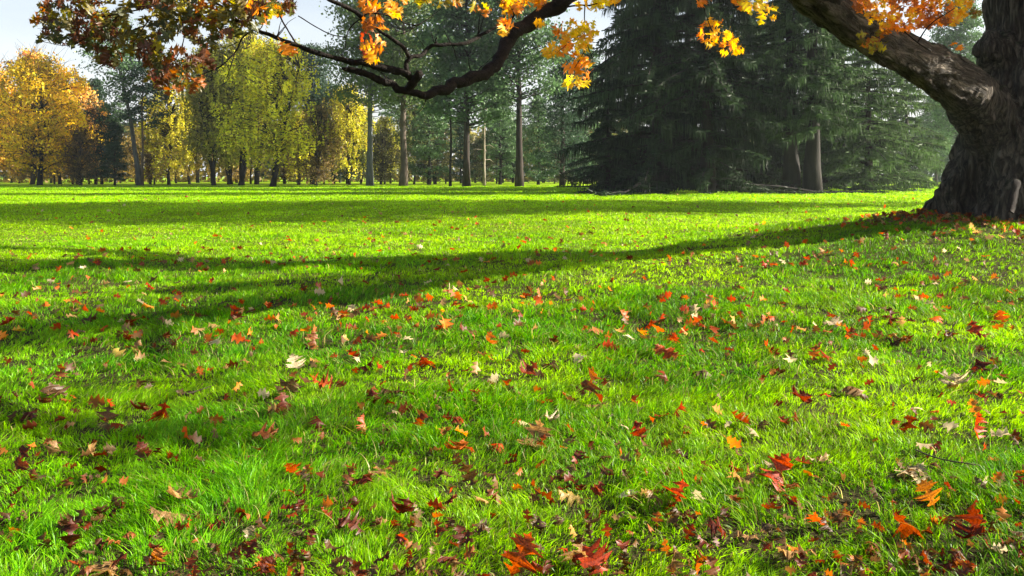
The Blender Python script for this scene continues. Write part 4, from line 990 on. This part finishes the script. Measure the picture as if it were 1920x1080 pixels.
def cloud(cen, rad, n, seed, colors=('orange', 'gold', 'rust', 'olive')):
    r = np.random.default_rng(seed); p = r.normal(size=(n, 3)) * np.array(rad) * .55 + np.array(cen) - np.array(OR)
    ex, ey = rand_axes(n, r, .5, .1, .3)
    cols = np.array([LC[colors[k]] for k in r.integers(0, len(colors), n)])
    v, f, c = batch_leaves(HALF, p, r.uniform(.11, .16, n), ex, ey, cols, seed, True, .8); mesh_obj("leaf_spray", v, f, M_OAKLEAF, c, parent=oak_root)
# crown twigs inside the dark left foliage
lt = [[(360, -12, 7.5, 1.8), (300, 8, 7.4, 1.8), (230, 25, 7.3, 1.6), (160, 35, 7.3, 1.3), (90, 48, 7.2, .9)],
      [(422, 20, 7.5, 1.8), (380, 35, 7.5, 1.8), (340, 36, 7.5, 1.7), (300, 40, 7.5, 1.5), (240, 60, 7.4, 1.2), (190, 90, 7.4, .9)],
      [(300, 8, 7.4, 1.4), (270, 50, 7.4, 1.3), (250, 85, 7.4, 1.1), (262, 120, 7.4, .8)], [(340, 36, 7.5, 1.4), (345, 70, 7.5, 1.2), (330, 110, 7.5, 1), (300, 150, 7.5, .8)],
      [(330, 110, 7.5, 1), (352, 140, 7.5, .9), (375, 165, 7.5, .7)], [(230, 25, 7.3, 1.2), (180, 60, 7.3, 1), (130, 85, 7.3, .8), (80, 78, 7.3, .6)], [(433, 31, 7.5, 1.4), (470, 20, 7.5, 1.3), (520, 12, 7.5, 1), (555, 8, 7.5, .7)],
      [(380, 35, 7.5, 1.2), (395, 60, 7.5, 1), (398, 100, 7.5, .8)]]
twigs(lt)

def inside(poly, x, y):
    c = np.zeros(len(x), bool); n = len(poly); j = n - 1
    for i in range(n):
        xi, yi = poly[i]; xj, yj = poly[j]
        k = ((yi > y) != (yj > y)) & (x < (xj - xi) * (y - yi) / (yj - yi + 1e-9) + xi)
        c ^= k; j = i
    return c
LC = {'maroon': (.12, .045, .020), 'olive': (.15, .12, .018), 'dgreen': (.07, .075, .02), 'yolive': (.42, .36, .03), 'yellow': (.85, .62, .02), 'gold': (.82, .42, .012), 'orange': (.78, .25, .012), 'red': (.52, .07, .02), 'rust': (.34, .11, .022)}
def spray(poly, n, depth, Lpx, colors, label=None, seed=0, left=0.3, down=.5, gap=.36, dj=.5, gs=28.):
    r = np.random.default_rng(seed); pa = np.array(poly, float)
    x0, y0 = pa.min(0); x1, y1 = pa.max(0); X = []; Y = []
    while len(X) < n:
        x = r.uniform(x0, x1, 400); y = r.uniform(y0, y1, 400); ok = inside(poly, x, y) & (fbm(x / gs, y / gs, seed + 3, 2) > gap)
        X += list(x[ok]); Y += list(y[ok])
    X = np.array(X[:n]); Y = np.array(Y[:n])
    depth = bd(depth) if pa[0, 0] < 1520 else np.clip(np.interp(X, [1560, 1640, 1700, 1830], [9.6, 10.5, 11.4, 13.0]) - .15, 9, 13)
    d = depth + r.uniform(-dj, dj, n)
    pos = np.stack([(X - 960) / F * d, d, CAMH - (Y - HOR) / F * d], 1) - np.array(OR)
    ex, ey = rand_axes(n, r, down, left, .2)
    ey[:, 1] *= .6; ey /= np.linalg.norm(ey, axis=1)[:, None]; ex -= ey * np.sum(ex * ey, 1)[:, None]; ex /= np.linalg.norm(ex, axis=1)[:, None]
    size = Lpx * r.uniform(.75, 1.2, n) * depth / F
    names = list(colors); pr = np.array([colors[k] for k in names], float); pr /= pr.sum()
    # neighbouring leaves take similar colours
    u = np.clip(fbm(X / 30., Y / 30., seed + 9, 2) * 1.6 - .3 + r.normal(0, .18, n), 0, .999); cum = np.cumsum(pr)
    ci = np.searchsorted(cum, u); ci = np.clip(ci, 0, len(names) - 1)
    cols = np.array([LC[names[c]] for c in ci]) * r.uniform(.8, 1.2, (n, 1))
    if n <= 15:
        for k in range(n):
            v, f, c = batch_leaves(HALF, pos[k:k + 1], size[k:k + 1], ex[k:k + 1], ey[k:k + 1], cols[k:k + 1], seed + k, True, .8)
            mesh_obj("leaf", v, f, M_OAKLEAF, c, parent=oak_root)
        return
    v, f, c = batch_leaves(HALF, pos, size, ex, ey, cols, seed, True, .8)
    o = mesh_obj("leaf_spray", v, f, M_OAKLEAF, c, parent=oak_root)
    if label: o["label"] = label
LEFT = [(64, 38), (72, 20), (90, 2), (120, -30), (330, -45), (560, -30), (566, 14), (545, 22), (545, 38), (515, 34), (488, 42), (470, 62), (420, 66), (405, 95), (388, 92), (396, 118), (388, 150), (362, 162), (340, 152), (312, 158), (296, 162), (272, 146), (256, 122), (262, 104),
        (240, 98), (212, 122), (190, 116), (172, 92), (140, 84), (112, 92), (96, 82), (72, 74), (84, 58), (66, 48)]
spray(LEFT, 900, 7.5, 27, {'maroon': .34, 'dgreen': .24, 'olive': .30, 'yolive': .10, 'rust': .04}, "shade-darkened maroon and olive leaves hanging at upper left", 1, .35, .5, .36, .5)  # leaf colours darkened to stand in for the crown's shade
spray([(255, 110), (300, 100), (350, 112), (395, 128), (390, 160), (362, 176), (330, 168), (290, 166), (262, 140)], 44, 7.4, 24, {'rust': .40, 'orange': .10, 'red': .08, 'olive': .42}, "rusty red leaves at the foot of the left foliage", 2, .1, .8)
spray([(430, -10), (560, -10), (560, 20), (500, 30), (440, 35)], 40, 7.4, 30, {'olive': .3, 'orange': .3, 'yolive': .3, 'red': .1}, None, 3)
spray([(528, 82), (550, 84), (552, 102), (532, 104)], 6, 7.6, 26, {'orange': .6, 'rust': .4}, None, 4, gap=0)
spray([(678, 6), (708, 8), (706, 24), (682, 24)], 8, 7.6, 28, {'orange': .7, 'gold': .3}, None, 5, gap=0)
spray([(725, -8), (752, -8), (748, 26), (728, 28)], 10, 7.7, 28, {'orange': .6, 'gold': .4}, None, 6, gap=0)
spray([(672, 34), (722, 30), (722, 56), (680, 56)], 14, 7.6, 27, {'rust': .5, 'orange': .3, 'olive': .2}, None, 7, gap=0)
spray([(676, 66), (720, 64), (722, 100), (700, 116), (682, 110)], 15, 7.6, 28, {'orange': .4, 'red': .3, 'gold': .3}, "hanging red and orange leaves over the pale pine trunk", 8, 0, 1.2, 0)
spray([(750, -15), (840, -15), (880, -12), (930, -10), (925, 22), (900, 28), (880, 12), (840, 8), (800, 10), (755, 10)], 46, 8.0, 28, {'olive': .35, 'orange': .25, 'yolive': .4}, None, 9)
spray([(935, -15), (1030, -15), (1020, 8), (988, 12), (962, 24), (944, 18)], 40, 8.5, 27, {'gold': .4, 'orange': .4, 'yellow': .2}, "orange leaves above the wavy bough", 10)
spray([(932, 30), (952, 32), (954, 58), (938, 60)], 7, 8.1, 27, {'orange': .6, 'gold': .4}, None, 11, gap=0)
spray([(1010, 30), (1024, 32), (1022, 44), (1012, 44)], 3, 8.5, 22, {'gold': 1}, None, 12, gap=0)
spray([(1075, -15), (1168, -15), (1164, 8), (1148, 10), (1128, 6), (1118, 14), (1084, 12)], 34, 9.0, 26, {'yellow': .5, 'gold': .5}, None, 13)
spray([(1030, 44), (1070, 36), (1118, 40), (1120, 60), (1104, 72), (1112, 98), (1112, 120), (1090, 126), (1112, 142), (1106, 164), (1062, 166), (1052, 160), (1072, 140), (1060, 122), (1074, 108), (1038, 106), (1018, 96), (1030, 84), (1048, 66)],
      80, 9.0, 25, {'orange': .3, 'gold': .35, 'yellow': .35}, "bright yellow orange leaf cluster hanging before the spruces", 14, .1, .7, .2, .3)
spray([(1312, 44), (1335, 35), (1372, 52), (1378, 78), (1394, 100), (1376, 98), (1360, 104), (1345, 98), (1358, 84), (1342, 82), (1326, 84), (1312, 66)], 36, 9.6, 22, {'orange': .3, 'gold': .3, 'yellow': .4}, "small yellow leaf cluster hanging before the dark spruce trunk", 15, 0, .5, 0, .2)
spray([(1300, -15), (1330, -15), (1322, 6), (1308, 4)], 6, 9.6, 24, {'orange': 1}, None, 16, gap=0)
spray([(1380, -12), (1450, -12), (1454, 22), (1446, 40), (1426, 36), (1420, 18), (1384, 26)], 34, 9.8, 23, {'gold': .4, 'yellow': .5, 'orange': .1}, None, 17, gap=.1)
RIGHT = [(1594, -20), (1604, 20), (1616, 34), (1640, 46), (1662, 60), (1700, 60), (1730, 50), (1776, 46), (1806, 38), (1820, 14), (1828, -20)]
spray(RIGHT, 560, 11.2, 17, {'rust': .22, 'orange': .33, 'gold': .3, 'yellow': .15}, "glowing orange leaves piled on the arching limb", 18, .2, .3, .2, .7, 16.)
spray([(1560, -60), (1600, -130), (1850, -130), (1850, -20), (1600, -20)], 420, 11.4, 21, {'orange': .4, 'gold': .4, 'rust': .2}, None, 19, .2, .3, .25, 1.0)  # unseen leaves above the view, added to broaden the limb's shadow
spray([(1616, 62), (1660, 58), (1662, 98), (1646, 102), (1634, 92), (1612, 90)], 30, 10.9, 19, {'olive': .6, 'yolive': .2, 'rust': .2}, "dull olive leaves hanging under the limb's orange ones", 20, .2, .7, 0, .2)
spray([(1786, 82), (1804, 82), (1802, 92), (1788, 92)], 4, 12.2, 15, {'orange': 1}, None, 21, gap=0)
spray([(1822, 18), (1840, 20), (1836, 34), (1824, 32)], 6, 11.5, 17, {'olive': .7, 'rust': .3}, None, 22, gap=0)
spray([(1100, -130), (1560, -130), (1540, -50), (1300, -20), (1180, -20)], 200, 10.0, 26, {'orange': .4, 'gold': .4, 'olive': .2}, None, 23)  # unseen leaves over the bough, added for the shade they throw

cloud((10.7, 14.3, 4.9), (.5, .9, .5), 420, 47); cloud((6.0, 5.6, 3.65), (.7, .8, .3), 250, 41); cloud((10.2, 12.9, 5.4), (.9, 1.0, .5), 440, 45); cloud((6.6, 9.4, 5.0), (.8, .6, .3), 110, 46); cloud((6.6, 7.0, 4.1), (1.0, .9, .3), 230, 42)  # unseen leaf clumps added to shade the limb and dapple the lawn
def high_crown():  # unseen upper crown, added to hold sky light off limb and lawn
    r = np.random.default_rng(61); V = []; Fs = []; C = []; T = Tubes()
    P_ = []
    for k in range(150):
        a = r.uniform(0, 6.283); q = 9.5 * math.sqrt(r.random()); cx, cy, cz = 8.0 + q * math.cos(a) * .9, 13.5 + q * math.sin(a) * 1.15, r.uniform(11.5, 15.5)
        T.add([rel((11.5, 15.5, 8 + r.random() * 3)), rel(((cx + 11.5) / 2, (cy + 15.5) / 2, cz - 1.0)), rel((cx, cy, cz))], [.12, .07, .02], 5)
        P_.append(r.normal(size=(42, 3)) * np.array([.8, .8, .3]) + np.array([cx, cy, cz]))
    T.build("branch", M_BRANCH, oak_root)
    p = np.concatenate(P_) - np.array(OR); n = len(p); ex, ey = rand_axes(n, r, .4, 0, .4)
    cols = np.array([LC[('orange', 'gold', 'rust', 'olive')[k]] for k in r.integers(0, 4, n)])
    v, f, c = batch_leaves(HALF_LO, p, r.uniform(.2, .3, n), ex, ey, cols, 5, False, .8)
    o = mesh_obj("foliage", v, f, M_OAKLEAF, c, parent=oak_root); o["kind"] = "stuff"
high_crown()
# ------------------------------------------------------------------ twig on the lawn and the slab at the oak's foot
def ground_twig(name, pix, rad, label):
    pts = []
    for px, py, lift in pix:
        x, y = ground_at(px, py, lift); pts.append(Vector((x, y, float(H(x, y)) + lift)))
    o0 = pts[0].copy(); T = Tubes(); p, rr = smooth_path([q - o0 for q in pts], rad, 5); T.add(p, rr, 6, .2)
    o = T.build(name, M_TWIG); o.location = o0; tag(o, label, "twig")
ground_twig("fallen_twig", [(1716, 843, .06), (1745, 855, .07), (1780, 864, .075), (1815, 869, .07), (1838, 873, .06)], [.003, .0035, .003, .0028, .002], "thin dark curved twig lying in the grass at lower right")
ground_twig("fallen_twig", [(1665, 893, .05), (1690, 885, .07), (1700, 880, .06)], [.002, .002, .001], "tiny twig end beside the pale jagged leaf")
ground_twig("fallen_twig", [(330, 742, .03), (355, 737, .045), (385, 728, .04), (400, 722, .05)], [.005, .006, .004, .002], "short black stick in the shaded grass on the left")

def slab():
    d = 13.2
    a = P(1895, 398, d); b = P(1908, 338, d + .28)
    ax_ = (b - a); L = ax_.length; ax_.normalize()
    side = Vector((1, .15, 0)); side -= ax_ * side.dot(ax_); side.normalize(); nrm = ax_.cross(side)
    rs = np.random.default_rng(3); V = []; n = 12; m = 7
    for k in range(n):
        t = k / (n - 1); wv = (.062 + rs.normal(0, .007)) * (0.6 if k in (0, n - 1) else 1)
        for j in range(m):
            u = j / (m - 1) * 2 - 1
            V.append(ax_ * (L * t) + side * (u * wv) + nrm * (-.022 * (1 - u * u) + rs.normal(0, .004)))
    nb = len(V)
    V += [v + nrm * .03 for v in V]
    Fq = []
    for k in range(n - 1):
        for j in range(m - 1):
            p0 = k * m + j; Fq.append((p0, p0 + 1, p0 + m + 1, p0 + m)); Fq.append((nb + p0, nb + p0 + m, nb + p0 + m + 1, nb + p0 + 1))
        for j in (0, m - 1):
            p0 = k * m + j; Fq.append((p0, p0 + m, nb + p0 + m, nb + p0))
    for j in range(m - 1):
        for k in (0, n - 1):
            p0 = k * m + j; Fq.append((p0, p0 + 1, nb + p0 + 1, nb + p0))
    mt = bark("pale_bark", (.005, .004, .003), (.024, .017, .013), (40, 40, 12), .8, .008)
    o = mesh_obj("bark_slab", np.array([tuple(v) for v in V]), [np.array(Fq)], mt, smooth=False); o.location = a
    tag(o, "pale mottled strip of bark leaning on the foot of the oak", "bark")
slab()

# ------------------------------------------------------------------ air
def haze(density):
    m, N, L = new_mat("haze")
    pv = N.new("ShaderNodeVolumePrincipled"); pv.inputs["Density"].default_value = density
    pv.inputs["Color"].default_value = (.86, .95, 1.0, 1); pv.inputs["Anisotropy"].default_value = .35
    o = N.new("ShaderNodeOutputMaterial"); L.new(pv.outputs[0], o.inputs["Volume"])
    x0, x1, y0, y1, z0, z1 = -1600, 1600, -1600, 1610, -1.2, 36
    V = [(x0, y0, z0), (x1, y0, z0), (x1, y1, z0), (x0, y1, z0), (x0, y0, z1), (x1, y0, z1), (x1, y1, z1), (x0, y1, z1)]
    f = np.array([(0, 3, 2, 1), (4, 5, 6, 7), (0, 1, 5, 4), (1, 2, 6, 5), (2, 3, 7, 6), (3, 0, 4, 7)])
    ob = mesh_obj("haze", np.array(V), [f], m); tag(ob, "thin morning haze over the whole park", kind="stuff")
haze(0.0002)
